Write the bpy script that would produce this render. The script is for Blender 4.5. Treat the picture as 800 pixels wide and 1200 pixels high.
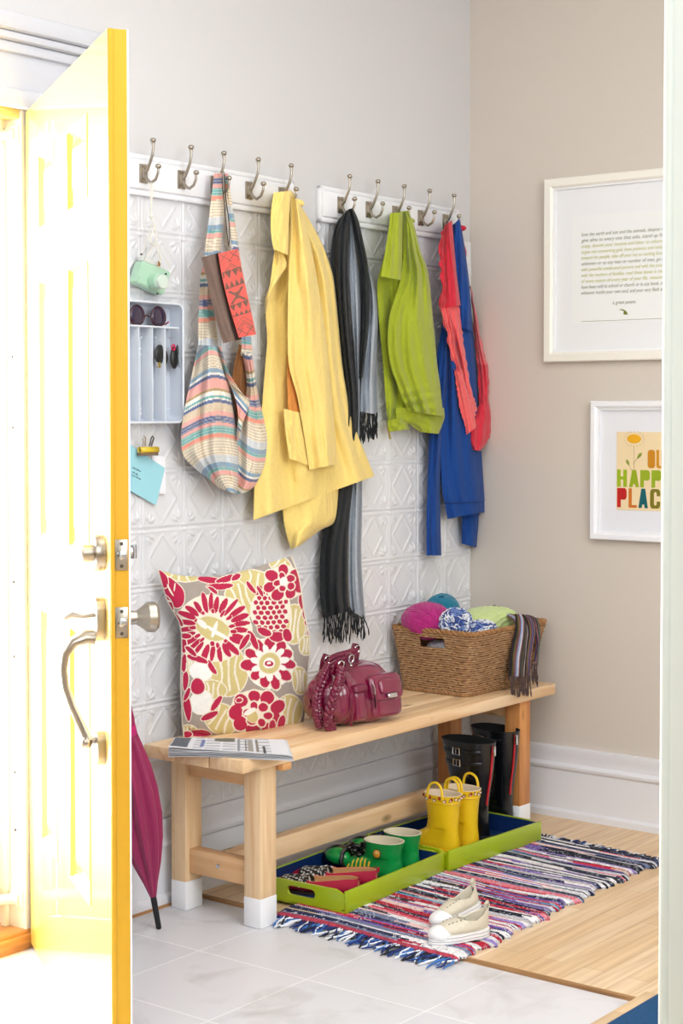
import bpy, bmesh, math, random
import numpy as np
from mathutils import Vector, Matrix, Euler
PI = math.pi
for _o in list(bpy.data.objects): bpy.data.objects.remove(_o)
S = bpy.context.scene
COL = S.collection

# ---------------------------------------------------------------- camera
YAW, PITCH = math.radians(37.903), math.radians(-1.828)
CAM = np.array([-4.5982, -3.0481, 1.2833]); FOC, PX0, PY0 = 1961.5, 400.0, 547.5
cd = bpy.data.cameras.new('camera'); co = bpy.data.objects.new('camera', cd); COL.objects.link(co)
co.location = CAM; co.rotation_euler = (PI/2 + PITCH, 0, YAW - PI/2)
cd.sensor_fit = 'VERTICAL'; cd.sensor_height = 36.0; cd.lens = FOC/1200*36.0
cd.shift_y = -(600-PY0)/1200; cd.clip_start = .05
S.camera = co
# ---------------------------------------------------------------- world, light, exposure
w = bpy.data.worlds.new('sky'); S.world = w; w.use_nodes = True
w.node_tree.nodes['Background'].inputs[0].default_value = (.86, .93, 1, 1)
w.node_tree.nodes['Background'].inputs[1].default_value = 1.6
S.view_settings.view_transform = 'Standard'; S.view_settings.look = 'None'
S.view_settings.gamma = 1; S.view_settings.use_curve_mapping = False
S.view_settings.exposure = 0.07
def area(name, loc, target, sx, sy, power, col=(1, 1, 1)):
    l = bpy.data.lights.new(name, 'AREA'); l.shape = 'RECTANGLE'; l.size = sx; l.size_y = sy
    l.energy = power; l.color = col
    o = bpy.data.objects.new(name, l); COL.objects.link(o); o.location = loc
    o.rotation_euler = (Vector(target)-Vector(loc)).to_track_quat('-Z', 'Y').to_euler()
    return o
area("daylight_door", (-2.9, 1.3, 1.3), (-2.2, -.4, 1.0), 2.6, 3.2, 1150, (.97, .98, 1))
area("fill_light_rear", (-4.9, -2.0, 2.1), (-.9, -.1, .9), 1.7, 1.5, 38, (.98, .98, 1))  # added fill behind the camera, no window stands there
area("fill_light_side", (-2.5, -3.5, 1.9), (-1.4, 0, .8), 1.9, 1.6, 58, (.94, .97, 1))  # second added fill, from the side; the wall has no window
area("fill_light_top", (-2.2, -1.6, 2.68), (-2.2, -1.6, 0), 1.6, 1.6, 20, (.98, .98, 1))  # soft overhead fill, added without any lamp fitting

# ---------------------------------------------------------------- helpers
_cp, _sp, _cy, _sy = math.cos(PITCH), math.sin(PITCH), math.cos(YAW), math.sin(YAW)
FW = np.array([_cy*_cp, _sy*_cp, _sp]); RT = np.array([_sy, -_cy, 0.]); UP = np.cross(RT, FW)
def ray(px, py):
    px = np.asarray(px, float); py = np.asarray(py, float)
    return FW + RT*((px-PX0)/FOC)[..., None] - UP*((py-PY0)/FOC)[..., None]
def atY(px, py, y):            # world point on the plane at distance |y| from the hook wall
    d = ray(px, py); return CAM + d*((np.asarray(y)-CAM[1])/d[..., 1])[..., None]
def atZ(px, py, z):
    d = ray(px, py); return CAM + d*((np.asarray(z)-CAM[2])/d[..., 2])[..., None]
def atX(px, py, x=0.):
    d = ray(px, py); return CAM + d*((np.asarray(x)-CAM[0])/d[..., 0])[..., None]
def s2l(c):
    c = np.asarray(c, float)/255.; return np.where(c <= .04045, c/12.92, ((c+.055)/1.055)**2.4)
def hexc(*c): return tuple(s2l(c)) + (1.,)

_M = {}
def mat(name, col=(200, 200, 200), rough=.6, metal=0., bump=0., bscale=40., coat=0., sheen=0., vcol=False, var=0., trans=0., spec=.5, stretch=None, wrinkle=0.):
    if name in _M: return _M[name]
    m = bpy.data.materials.new(name); m.use_nodes = True; nt = m.node_tree; b = nt.nodes['Principled BSDF']
    b.inputs['Roughness'].default_value = rough; b.inputs['Metallic'].default_value = metal
    b.inputs['Coat Weight'].default_value = coat; b.inputs['Sheen Weight'].default_value = sheen
    b.inputs['Transmission Weight'].default_value = trans; b.inputs['Specular IOR Level'].default_value = spec
    tc = nt.nodes.new('ShaderNodeTexCoord'); mp = nt.nodes.new('ShaderNodeMapping')
    nt.links.new(tc.outputs['Object'], mp.inputs[0])
    if stretch: mp.inputs['Scale'].default_value = stretch
    if vcol:
        a = nt.nodes.new('ShaderNodeAttribute'); a.attribute_name = 'Col'; src = a.outputs['Color']
    else:
        r = nt.nodes.new('ShaderNodeRGB'); r.outputs[0].default_value = hexc(*col); src = r.outputs[0]
    if var:
        n = nt.nodes.new('ShaderNodeTexNoise'); n.inputs['Scale'].default_value = bscale*.35; n.inputs['Detail'].default_value = 4
        nt.links.new(mp.outputs[0], n.inputs['Vector'])
        rm = nt.nodes.new('ShaderNodeMapRange'); rm.inputs[1].default_value = .3; rm.inputs[2].default_value = .7
        rm.inputs[3].default_value = 1-var; rm.inputs[4].default_value = 1+var*.4
        nt.links.new(n.outputs['Fac'], rm.inputs[0])
        vm = nt.nodes.new('ShaderNodeVectorMath'); vm.operation = 'SCALE'
        nt.links.new(src, vm.inputs[0]); nt.links.new(rm.outputs[0], vm.inputs['Scale']); src = vm.outputs[0]
    nt.links.new(src, b.inputs['Base Color'])
    wn = None
    if wrinkle:
        m3 = nt.nodes.new('ShaderNodeMapping'); m3.inputs['Scale'].default_value = (1, 1, .45); nt.links.new(tc.outputs['Object'], m3.inputs[0])
        n = nt.nodes.new('ShaderNodeTexNoise'); n.inputs['Scale'].default_value = 17; n.inputs['Detail'].default_value = 3; n.inputs['Distortion'].default_value = .9
        nt.links.new(m3.outputs[0], n.inputs['Vector'])
        wn = nt.nodes.new('ShaderNodeBump'); wn.inputs['Strength'].default_value = wrinkle; wn.inputs['Distance'].default_value = .02
        nt.links.new(n.outputs['Fac'], wn.inputs['Height']); nt.links.new(wn.outputs[0], b.inputs['Normal'])
    if bump:
        n = nt.nodes.new('ShaderNodeTexNoise'); n.inputs['Scale'].default_value = bscale; n.inputs['Detail'].default_value = 5
        nt.links.new(mp.outputs[0], n.inputs['Vector'])
        bp = nt.nodes.new('ShaderNodeBump'); bp.inputs['Strength'].default_value = bump; bp.inputs['Distance'].default_value = .002
        nt.links.new(n.outputs['Fac'], bp.inputs['Height']); nt.links.new(bp.outputs[0], b.inputs['Normal'])
        if wn is not None: nt.links.new(wn.outputs[0], bp.inputs['Normal'])
    _M[name] = m; return m

def wood(name, base, dark, axis=0, scale=1., rough=.45, knots=True):
    if name in _M: return _M[name]
    m = bpy.data.materials.new(name); m.use_nodes = True; nt = m.node_tree; b = nt.nodes['Principled BSDF']; L = nt.links
    tc = nt.nodes.new('ShaderNodeTexCoord'); mp = nt.nodes.new('ShaderNodeMapping')
    sc = [14*scale]*3; sc[axis] = 1.0*scale; mp.inputs['Scale'].default_value = sc
    L.new(tc.outputs['Object'], mp.inputs[0])
    n = nt.nodes.new('ShaderNodeTexNoise'); n.inputs['Scale'].default_value = 2.6; n.inputs['Detail'].default_value = 6; n.inputs['Distortion'].default_value = .8
    L.new(mp.outputs[0], n.inputs['Vector'])
    cr = nt.nodes.new('ShaderNodeValToRGB'); e = cr.color_ramp.elements
    e[0].position = .3; e[0].color = hexc(*dark); e[1].position = .62; e[1].color = hexc(*base)
    L.new(n.outputs['Fac'], cr.inputs[0]); out = cr.outputs[0]
    if knots:
        m2 = nt.nodes.new('ShaderNodeMapping'); s2 = [9.]*3; s2[axis] = 4.; m2.inputs['Scale'].default_value = s2
        L.new(tc.outputs['Object'], m2.inputs[0])
        v = nt.nodes.new('ShaderNodeTexVoronoi'); v.inputs['Scale'].default_value = 1.0; L.new(m2.outputs[0], v.inputs['Vector'])
        r2 = nt.nodes.new('ShaderNodeValToRGB'); q = r2.color_ramp.elements
        q[0].position = .05; q[0].color = (1, 1, 1, 1); q[1].position = .13; q[1].color = (0, 0, 0, 1)
        L.new(v.outputs['Distance'], r2.inputs[0])
        mx = nt.nodes.new('ShaderNodeMix'); mx.data_type = 'RGBA'; mx.inputs['B'].default_value = hexc(*[int(c*.72) for c in dark])
        L.new(r2.outputs[0], mx.inputs['Factor']); L.new(out, mx.inputs['A']); out = mx.outputs['Result']
    L.new(out, b.inputs['Base Color']); b.inputs['Roughness'].default_value = rough
    bp = nt.nodes.new('ShaderNodeBump'); bp.inputs['Strength'].default_value = .15; bp.inputs['Distance'].default_value = .001
    L.new(n.outputs['Fac'], bp.inputs['Height']); L.new(bp.outputs[0], b.inputs['Normal'])
    _M[name] = m; return m

def offs(o):
    v = Vector((0, 0, 0))
    while o is not None: v = v + o.location; o = o.parent
    return v
def link(name, me, m, parent=None, origin=True):
    """link one mesh whose vertices are in world coordinates; origin goes to its parent's frame (or its own base)"""
    o = bpy.data.objects.new(name, me); COL.objects.link(o)
    if m is not None:
        for k in (m if isinstance(m, (list, tuple)) else [m]): me.materials.append(k)
    if parent is not None:
        o.parent = parent; d = -offs(parent)
        if d.length: me.transform(Matrix.Translation(d))
    elif origin and len(me.vertices):
        a = np.empty(len(me.vertices)*3); me.vertices.foreach_get('co', a); a = a.reshape(-1, 3)
        c = Vector(((a[:, 0].min()+a[:, 0].max())/2, (a[:, 1].min()+a[:, 1].max())/2, a[:, 2].min()))
        me.transform(Matrix.Translation(-c)); o.location = c
    return o
def thing(name, label, cat, loc=(0, 0, 0), group=None):
    o = bpy.data.objects.new(name, None); COL.objects.link(o); o.location = loc; o.empty_display_size = .05
    return tag(o, label, cat, group)
def tag(o, label, cat=None, group=None):
    o['label'] = label
    if cat: o['category'] = cat
    if group: o['group'] = group
    return o
def struct(o): o['kind'] = 'structure'; return o
def stuff(o): o['kind'] = 'stuff'; return o
def dup(root, loc=None, rot=None, label=None):
    r = root.copy(); COL.objects.link(r)
    if loc is not None: r.location = loc
    if rot is not None: r.rotation_euler = rot
    if label: r['label'] = label
    for ch in list(root.children):
        c = ch.copy(); COL.objects.link(c); c.parent = r
        for g in list(ch.children):
            d = g.copy(); COL.objects.link(d); d.parent = c
    return r

class MB:
    def __init__(s): s.b = bmesh.new()
    def _x(s, vs, M):
        if M is not None: bmesh.ops.transform(s.b, matrix=M, verts=vs)
    def box(s, lo, hi, bev=0., M=None, seg=2):
        r = bmesh.ops.create_cube(s.b, size=1); vs = r['verts']
        lo, hi = Vector(lo), Vector(hi); c = (lo+hi)/2; d = hi-lo
        bmesh.ops.transform(s.b, matrix=Matrix.Translation(c) @ Matrix.Diagonal((abs(d.x), abs(d.y), abs(d.z), 1)), verts=vs)
        if bev:
            es = list({e for v in vs for e in v.link_edges})
            q = bmesh.ops.bevel(s.b, geom=es, offset=bev, segments=seg, affect='EDGES', profile=.5)
            vs = list({v for f in q['faces'] for v in f.verts} | {v for v in vs if v.is_valid})
        s._x(vs, M); return s
    def lathe(s, prof, M=None, n=24, cap=True, pleat=None):
        rings = []
        for r, z in prof:
            ring = []
            for k in range(n):
                a = 2*PI*k/n; rr = r*(pleat(a, z) if pleat else 1)
                ring.append(s.b.verts.new((rr*math.cos(a), rr*math.sin(a), z)))
            rings.append(ring)
        for a, b in zip(rings, rings[1:]):
            for k in range(n): s.b.faces.new((a[k], a[(k+1) % n], b[(k+1) % n], b[k]))
        if cap: s.b.faces.new(rings[0][::-1]); s.b.faces.new(rings[-1])
        s._x([v for r in rings for v in r], M); return s
    def ball(s, c, r, M=None, sc=(1, 1, 1), u=16, v=10):
        q = bmesh.ops.create_uvsphere(s.b, u_segments=u, v_segments=v, radius=r)
        bmesh.ops.transform(s.b, matrix=(M or Matrix.Identity(4)) @ Matrix.Translation(c) @ Matrix.Diagonal((*sc, 1)), verts=q['verts']); return s
    def tube(s, pts, r, n=8, closed=False, M=None, flat=1., upv=None):
        pts = [Vector(p) for p in pts]; N = len(pts); rs = r if hasattr(r, '__len__') else [r]*N
        prev = None; rings = []
        for i, p in enumerate(pts):
            a = pts[(i-1) % N] if (closed or i > 0) else p; b = pts[(i+1) % N] if (closed or i < N-1) else p
            t = (b-a); t = t.normalized() if t.length > 1e-9 else Vector((0, 0, 1))
            if upv is not None: nrm = Vector(upv) - t*Vector(upv).dot(t)
            elif prev is None:
                nrm = t.orthogonal()
            else: nrm = prev - t*prev.dot(t)
            if nrm.length < 1e-6: nrm = t.orthogonal()
            nrm.normalize(); prev = nrm; bi = t.cross(nrm)
            rings.append([s.b.verts.new(p + nrm*math.cos(2*PI*k/n)*rs[i] + bi*math.sin(2*PI*k/n)*rs[i]*flat) for k in range(n)])
        m = N if closed else N-1
        for i in range(m):
            a, b = rings[i], rings[(i+1) % N]
            for k in range(n): s.b.faces.new((a[k], a[(k+1) % n], b[(k+1) % n], b[k]))
        if not closed: s.b.faces.new(rings[0][::-1]); s.b.faces.new(rings[-1])
        s._x([v for g in rings for v in g], M); return s
    def prism(s, pts, h, M=None):     # polygon in xy extruded along z
        a = [s.b.verts.new((x, y, 0)) for x, y in pts]; b = [s.b.verts.new((x, y, h)) for x, y in pts]; n = len(pts)
        s.b.faces.new(a[::-1]); s.b.faces.new(b)
        for k in range(n): s.b.faces.new((a[k], a[(k+1) % n], b[(k+1) % n], b[k]))
        s._x(a+b, M); return s
    def build(s, name, m, parent=None, smooth=True, sharp=35):
        me = bpy.data.meshes.new(name); bmesh.ops.recalc_face_normals(s.b, faces=s.b.faces[:]); s.b.to_mesh(me); s.b.free()
        if smooth:
            me.polygons.foreach_set('use_smooth', [True]*len(me.polygons))
            try: me.set_sharp_from_angle(angle=math.radians(sharp))
            except Exception: pass
        return link(name, me, m, parent)

def npmesh(name, V, F, m, parent=None, col=None, smooth=True, sharp=None):
    V = np.asarray(V, float).reshape(-1, 3); F = np.asarray(F, int)
    me = bpy.data.meshes.new(name); me.vertices.add(len(V)); me.vertices.foreach_set('co', V.ravel())
    k = F.shape[1]; me.loops.add(F.size); me.loops.foreach_set('vertex_index', F.ravel())
    me.polygons.add(len(F)); me.polygons.foreach_set('loop_start', np.arange(0, F.size, k)); me.polygons.foreach_set('loop_total', np.full(len(F), k))
    me.update(calc_edges=True); me.validate()
    if smooth: me.polygons.foreach_set('use_smooth', [True]*len(me.polygons))
    if sharp:
        try: me.set_sharp_from_angle(angle=math.radians(sharp))
        except Exception: pass
    if col is not None:
        a = me.color_attributes.new('Col', 'FLOAT_COLOR', 'POINT')
        C = np.ones((len(V), 4)); C[:, :3] = np.asarray(col).reshape(-1, 3); a.data.foreach_set('color', C.ravel())
    return link(name, me, m, parent)
def gridf(n, m, wrap=False):      # faces of an n x m vertex grid
    i, j = np.meshgrid(np.arange(n-1), np.arange(m if wrap else m-1), indexing='ij'); j2 = (j+1) % m
    return np.stack([i*m+j, i*m+j2, (i+1)*m+j2, (i+1)*m+j], -1).reshape(-1, 4)
def crom(P, n):
    """Catmull-Rom through points, n samples, uniform in control index"""
    P = np.asarray(P, float); k = len(P)
    if k == 2: t = np.linspace(0, 1, n)[:, None]; return P[0]*(1-t)+P[1]*t
    Q = np.vstack([2*P[0]-P[1], P, 2*P[-1]-P[-2]]); t = np.linspace(0, k-1, n); i = np.minimum(t.astype(int), k-2); f = (t-i)[:, None]
    a, b, c, d = Q[i], Q[i+1], Q[i+2], Q[i+3]
    return .5*((2*b)+(c-a)*f+(2*a-5*b+4*c-d)*f**2+(3*b-a-3*c+d)*f**3)

def panel(name, L, R, m, parent, y0=.05, bulge=.03, folds=(), n=80, k=48, thick=.012, wr=.0015, seed=0, prof=.6, dy=None, colf=None, wf=3., rip=0., y1=None):
    """a hanging piece of cloth, closed and with thickness. L/R: matched left and right edge points (photo pixels) from
    top to bottom; it hangs y0 (top) .. y1 (bottom) off the wall and bulges out between its edges; folds = (u0, du, amp, width, t0, t1)"""
    rng = np.random.RandomState(seed+17)
    A, B = crom(L, n), crom(R, n); t = np.linspace(0, 1, n)[:, None]; u = np.linspace(0, 1, k)[None, :]
    base = y0 + (0 if y1 is None else (y1-y0)*t)
    if dy is not None: base = base + dy(u, t)
    pk = 1.25**1.25*.7**.7/1.95**1.95
    off = bulge*(u**1.25*(1-u)**.7/pk)*np.ones_like(t)
    for (uc, du, a, wd, t0, t1) in folds:
        win = 1/(1+np.exp(-(t-t0)/.03)) * 1/(1+np.exp((t-t1)/.03))
        off = off + a*np.exp(-((u-(uc+du*t))/wd)**2)*win
    for _ in range(5):
        a, b, c, d = rng.uniform(.4, 1)*wf, rng.uniform(-2, 2), rng.uniform(0, 6.3), rng.uniform(.5, 1)
        off = off + wr*d*np.sin(6.28*(a*u+b*t)+c)*np.clip(6*u, 0, 1)*np.clip(6*(1-u), 0, 1)
    px = A[:, None, 0]*(1-u) + B[:, None, 0]*u; py = A[:, None, 1]*(1-u) + B[:, None, 1]*u
    if rip:
        rr = rip*np.sin(t*70+rng.uniform(0, 6)+1.5*np.sin(t*23)); px = px + rr*((1-u)**6 + u**6)
    Fp = atY(px, py, -(base+off))
    yb = np.maximum(np.minimum(-(base*np.ones_like(u)) + thick, -.012), Fp[..., 1]+.003)
    ins = np.minimum(1.2, .04*(B[:, 0]-A[:, 0]))[:, None]*(1-2*u); Bk = atY(px+ins, py, yb)
    V = np.concatenate([Fp, Bk[:, ::-1]], 1); M2 = 2*k
    F = gridf(n, M2, True).tolist()
    for row, sgn in ((0, 1), (n-1, -1)):
        for j in range(k-1):
            q = [row*M2+j, row*M2+j+1, row*M2+M2-2-j, row*M2+M2-1-j]; F.append(q if sgn > 0 else q[::-1])
    col = None
    if colf is not None:
        cc = colf(u*np.ones_like(t), t*np.ones_like(u), px, py); col = np.concatenate([cc, cc[:, ::-1]], 1)
    return npmesh(name, V, F, m, parent, col, sharp=50)
def bez(a, b, c, n=12):
    a, b, c = Vector(a), Vector(b), Vector(c); return [a*(1-t)**2+b*2*t*(1-t)+c*t*t for t in [i/(n-1) for i in range(n)]]
def rot(axis, deg): return Matrix.Rotation(math.radians(deg), 4, axis)
def T(*v): return Matrix.Translation(v)
def text(name, s, size, M, m, parent, ext=.0006, align='LEFT', shear=0., fit=None, sx=1.):
    cu = bpy.data.curves.new(name, 'FONT'); cu.body = s; cu.size = size; cu.extrude = ext; cu.align_x = align; cu.shear = shear
    cu.resolution_u = 3
    o = bpy.data.objects.new(name, cu); COL.objects.link(o); bpy.context.view_layer.update()
    dg = bpy.context.evaluated_depsgraph_get(); me = bpy.data.meshes.new_from_object(o.evaluated_get(dg))
    bpy.data.objects.remove(o)
    if len(me.vertices):
        a = np.empty(len(me.vertices)*3); me.vertices.foreach_get('co', a); a = a.reshape(-1, 3)
        if fit:
            mn, mx = a[:, 0].min(), a[:, 0].max(); f = fit/(mx-mn); a[:, 0] = (a[:, 0]-mn)*f
            me.vertices.foreach_set('co', a.ravel())
        elif sx != 1: a[:, 0] *= sx; me.vertices.foreach_set('co', a.ravel())
    me.transform(M); me.materials.clear()
    return link(name, me, m, parent)
METAL = mat('brushed nickel', (172, 164, 152), .3, 1., .05, 300)
CHROME = mat('bright chrome', (215, 215, 218), .12, 1.)
WHITE = mat('white gloss paint', (238, 239, 242), .38, bump=.04, bscale=30)
# ================================================================ the room
FZ = .008                       # top of the timber floor; the tiles lie at z = 0
XE, YE = -1.35, -1.335          # edge of the tiled area
def node_floor_tile():
    m = bpy.data.materials.new('white floor tile'); m.use_nodes = True; nt = m.node_tree; L = nt.links; b = nt.nodes['Principled BSDF']
    tc = nt.nodes.new('ShaderNodeTexCoord'); g = nt.nodes.new('ShaderNodeNewGeometry')
    mp = nt.nodes.new('ShaderNodeMapping'); mp.inputs['Location'].default_value = (1.35, .015, 0)
    L.new(g.outputs['Position'], mp.inputs[0])
    br = nt.nodes.new('ShaderNodeTexBrick'); br.offset = 0; br.squash = 1
    for k, v in (('Scale', 1.), ('Mortar Size', .0022), ('Mortar Smooth', .1), ('Brick Width', .33), ('Row Height', .33)): br.inputs[k].default_value = v
    br.inputs['Color1'].default_value = hexc(214, 214, 218); br.inputs['Color2'].default_value = hexc(220, 219, 222); br.inputs['Mortar'].default_value = hexc(240, 240, 240)
    L.new(mp.outputs[0], br.inputs['Vector'])
    n = nt.nodes.new('ShaderNodeTexNoise'); n.inputs['Scale'].default_value = 5; n.inputs['Detail'].default_value = 9; n.inputs['Distortion'].default_value = 1.2
    L.new(g.outputs['Position'], n.inputs['Vector'])
    r = nt.nodes.new('ShaderNodeValToRGB'); r.color_ramp.elements[0].position = .28; r.color_ramp.elements[0].color = hexc(226, 224, 220); r.color_ramp.elements[1].position = .5; r.color_ramp.elements[1].color = (1, 1, 1, 1)
    L.new(n.outputs['Fac'], r.inputs[0])
    mx = nt.nodes.new('ShaderNodeMix'); mx.data_type = 'RGBA'; mx.blend_type = 'MULTIPLY'; mx.inputs['Factor'].default_value = 1
    L.new(br.outputs['Color'], mx.inputs['A']); L.new(r.outputs[0], mx.inputs['B']); L.new(mx.outputs['Result'], b.inputs['Base Color'])
    b.inputs['Roughness'].default_value = .38
    bp = nt.nodes.new('ShaderNodeBump'); bp.inputs['Distance'].default_value = .001; bp.inputs['Strength'].default_value = .4; bp.invert = True
    L.new(br.outputs['Fac'], bp.inputs['Height']); L.new(bp.outputs[0], b.inputs['Normal'])
    return m
def node_floor_wood():
    m = bpy.data.materials.new('maple floor boards'); m.use_nodes = True; nt = m.node_tree; L = nt.links; b = nt.nodes['Principled BSDF']
    g = nt.nodes.new('ShaderNodeNewGeometry')
    br = nt.nodes.new('ShaderNodeTexBrick'); br.offset = .37
    for k, v in (('Scale', 1.), ('Mortar Size', .0006), ('Mortar Smooth', .2), ('Brick Width', .62), ('Row Height', .057), ('Bias', 0.)): br.inputs[k].default_value = v
    br.inputs['Color1'].default_value = hexc(240, 216, 182); br.inputs['Color2'].default_value = hexc(228, 196, 152); br.inputs['Mortar'].default_value = hexc(180, 142, 100)
    L.new(g.outputs['Position'], br.inputs['Vector'])
    mp = nt.nodes.new('ShaderNodeMapping'); mp.inputs['Scale'].default_value = (1.5, 30, 10); L.new(g.outputs['Position'], mp.inputs[0])
    n = nt.nodes.new('ShaderNodeTexNoise'); n.inputs['Scale'].default_value = 2; n.inputs['Detail'].default_value = 6; L.new(mp.outputs[0], n.inputs['Vector'])
    r = nt.nodes.new('ShaderNodeValToRGB'); r.color_ramp.elements[0].position = .25; r.color_ramp.elements[0].color = hexc(226, 214, 200); r.color_ramp.elements[1].position = .65; r.color_ramp.elements[1].color = (1, 1, 1, 1)
    L.new(n.outputs['Fac'], r.inputs[0])
    mx = nt.nodes.new('ShaderNodeMix'); mx.data_type = 'RGBA'; mx.blend_type = 'MULTIPLY'; mx.inputs['Factor'].default_value = 1
    L.new(br.outputs['Color'], mx.inputs['A']); L.new(r.outputs[0], mx.inputs['B']); L.new(mx.outputs['Result'], b.inputs['Base Color'])
    b.inputs['Roughness'].default_value = .36
    return m
TILE, FWOOD = node_floor_tile(), node_floor_wood()
struct(MB().box((-5.8, YE, -.06), (XE, 0., 0)).build('floor', TILE, smooth=False))
q = MB(); q.box((XE, -4.7, -.06), (.0, 0, FZ)); q.box((-5.8, -4.7, -.06), (XE, YE, FZ))
struct(q.build('floor', FWOOD, smooth=False))
DW = wood('dark worn timber edge', (186, 142, 92), (120, 82, 46), 1, 1.4, .6, False)
q = MB(); q.box((XE-.006, YE, -.01), (XE+.006, -.03, FZ+.001), .001); struct(q.build('trim_1', DW))
q = MB(); q.box((XE-.10, YE-.055, -.01), (XE+.05, YE+.002, FZ+.0015), .001); q.box((-3.2, YE-.055, -.01), (XE-.10, YE+.002, FZ+.0015), .001)
struct(q.build('trim_2', wood('pale timber strip', (226, 196, 156), (206, 170, 122), 0, 1, .5, False)))

# walls
PAINT = mat('pale grey wall paint', (211, 210, 211), .75, bump=.12, bscale=14, spec=.3)
PAINT2 = mat('warm-lit grey wall paint', (208, 199, 189), .62, bump=.25, bscale=16, spec=.35)  # the right wall's warmer light is put into this colour
DX0, DX1, DZ = -2.86, -1.902, 2.004     # door opening in the hook wall
q = MB(); q.box((DX1, 0, -.05), (.12, .16, 2.8)); q.box((-5.9, 0, -.05), (DX0, .16, 2.8)); q.box((DX0, 0, DZ+.02), (DX1, .16, 2.8))
struct(q.build('wall_back', PAINT, smooth=False))
struct(MB().box((0, -4.7, -.05), (.12, 0, 2.8)).build('wall_right', PAINT2, smooth=False))
struct(MB().box((-5.92, -4.7, -.05), (-5.8, .16, 2.8)).build('wall_left', PAINT, smooth=False))
struct(MB().box((-5.9, -4.82, -.05), (.12, -4.7, 2.8)).build('wall_front', PAINT, smooth=False))
struct(MB().box((-5.9, -4.8, 2.8), (.12, .16, 2.9)).build('ceiling', mat('ceiling white', (235, 235, 232), .8), smooth=False))

# pressed-tin panelling: 6 inch squares with a diamond and four shell corners
def tin():
    x0, x1, z0, z1 = -1.78, 0., .2245, 1.844; st = .0030
    xs = np.linspace(x0, x1, int((x1-x0)/st)); zs = np.linspace(z0, z1, int((z1-z0)/st))
    X, Z = np.meshgrid(xs, zs); a = (X/.1524) % 1; b = ((Z-.223)/.1524) % 1
    rd = lambda d, w: np.exp(-(d/w)**2)
    ea = np.minimum(a, 1-a); eb = np.minimum(b, 1-b); e = np.minimum(ea, eb)
    h = 1.1*rd(ea-.045, .015)+1.1*rd(eb-.045, .015) + .5*rd(e-.095, .010)*(e > .06)
    di = np.abs(a-.5)/.33+np.abs(b-.5)/.39; h += .9*rd((di-1)*.3, .018)*(e > .1) - .15*(di < 1)
    fa, fb = ea-.10, eb-.10; r = np.hypot(fa, fb); th = np.arctan2(fb, fa)
    h += 1.5*(fa > -.01)*(fb > -.01)*(r > .03)*(r < .22)*np.abs(np.sin(th*5))**1.2*np.sin(np.clip((r-.03)/.19, 0, 1)**.7*PI)
    h += .8*rd(r, .022)
    Y = -.0045-.0040*h
    V = np.stack([X, Y, Z], -1)
    F_ = gridf(len(zs), len(xs))[:, ::-1]; ctr = V.reshape(-1, 3)[F_[:, 0]]
    F_ = F_[~((ctr[:, 0] > -.93) & (ctr[:, 0] < -.803) & (ctr[:, 2] > 1.52))]
    o = npmesh('tin_wall_panelling', V, F_, mat('white enamelled tin', (226, 227, 230), .3, coat=.25, bump=.05, bscale=60))
    o.name = 'trim_3'; struct(o)
    tag(o, 'white pressed tin panelling with diamond pattern on the wall under the coat racks')
tin()
# baseboards
BB = mat('white baseboard paint', (226, 227, 232), .42, bump=.05, bscale=25)
def bprof(h=.225): return [(0, 0), (.030, 0), (.030, .022), (.020, .030), (.018, .150), (.026, .158), (.027, .166), (.017, .176), (.016, .200), (.020, .210), (.018, h), (0, h)]
def baseboard(name, a, b, nrm):
    P = bprof(); a, b, nn = Vector(a), Vector(b), Vector(nrm); q = MB()
    r0 = [q.b.verts.new(a+nn*p+Vector((0, 0, z))) for p, z in P]; r1 = [q.b.verts.new(b+nn*p+Vector((0, 0, z))) for p, z in P]
    n = len(P); q.b.faces.new(r0); q.b.faces.new(r1[::-1])
    for k in range(n): q.b.faces.new((r0[k], r1[k], r1[(k+1) % n], r0[(k+1) % n]))
    return struct(q.build(name, BB, sharp=30))
baseboard('baseboard_back', (-1.78, 0, 0), (-.0, 0, 0), (0, -1, 0))
baseboard('baseboard_right', (0, -4.6, FZ-.003), (0, -.0, FZ-.003), (-1, 0, 0))
q = MB(); q.box((-1.78, -.036, 0), (XE, -.0305, .006)); struct(q.build('trim_4', mat('raw timber gap', (176, 128, 80), .7)))

# front-door casing around the opening, with a cornice on its head
CAS = mat('casing gloss white', (206, 209, 216), .45, bump=.04, bscale=20)
q = MB()
q.box((DX0-.14, -.022, DZ+.012), (DX1+.16, 0, 2.145), .003)
q.box((DX0-.15, -.032, DZ-.002), (DX1+.14, 0, DZ+.040), .006)
q.box((DX0-.17, -.036, 2.125), (DX1+.19, 0, 2.150), .006); q.box((DX0-.19, -.052, 2.150), (DX1+.205, 0, 2.170), .008)
q.box((DX0-.20, -.066, 2.170), (DX1+.225, 0, 2.212), .010)
q.box((DX1+.008, -.022, 0), (DX1+.125, 0, DZ+.02), .004); q.box((DX0-.125, -.022, 0), (DX0-.008, 0, DZ+.02), .004)
struct(q.build('trim_5', CAS))
JAMB = mat('door jamb cream', (243, 240, 228), .4)
q = MB(); q.box((DX1-.016, .0, .03), (DX1, .16, DZ), .002); q.box((DX0, .0, .03), (DX0+.016, .16, DZ), .002); q.box((DX0, .0, DZ-.0), (DX1, .16, DZ+.02), .002)
q.box((DX1-.03, .055, .03), (DX1-.016, .075, DZ), .002)
jamb = q.build('door_jamb', JAMB); jamb.name = 'trim_6'; struct(jamb)
for z in (.28, .42, .70, .88, 1.25, 1.42): MB().ball((DX1-.0168, .035, z), .004, sc=(.4, 1, 1)).build('screw', mat('dark screw', (60, 52, 44), .5), jamb)
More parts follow.
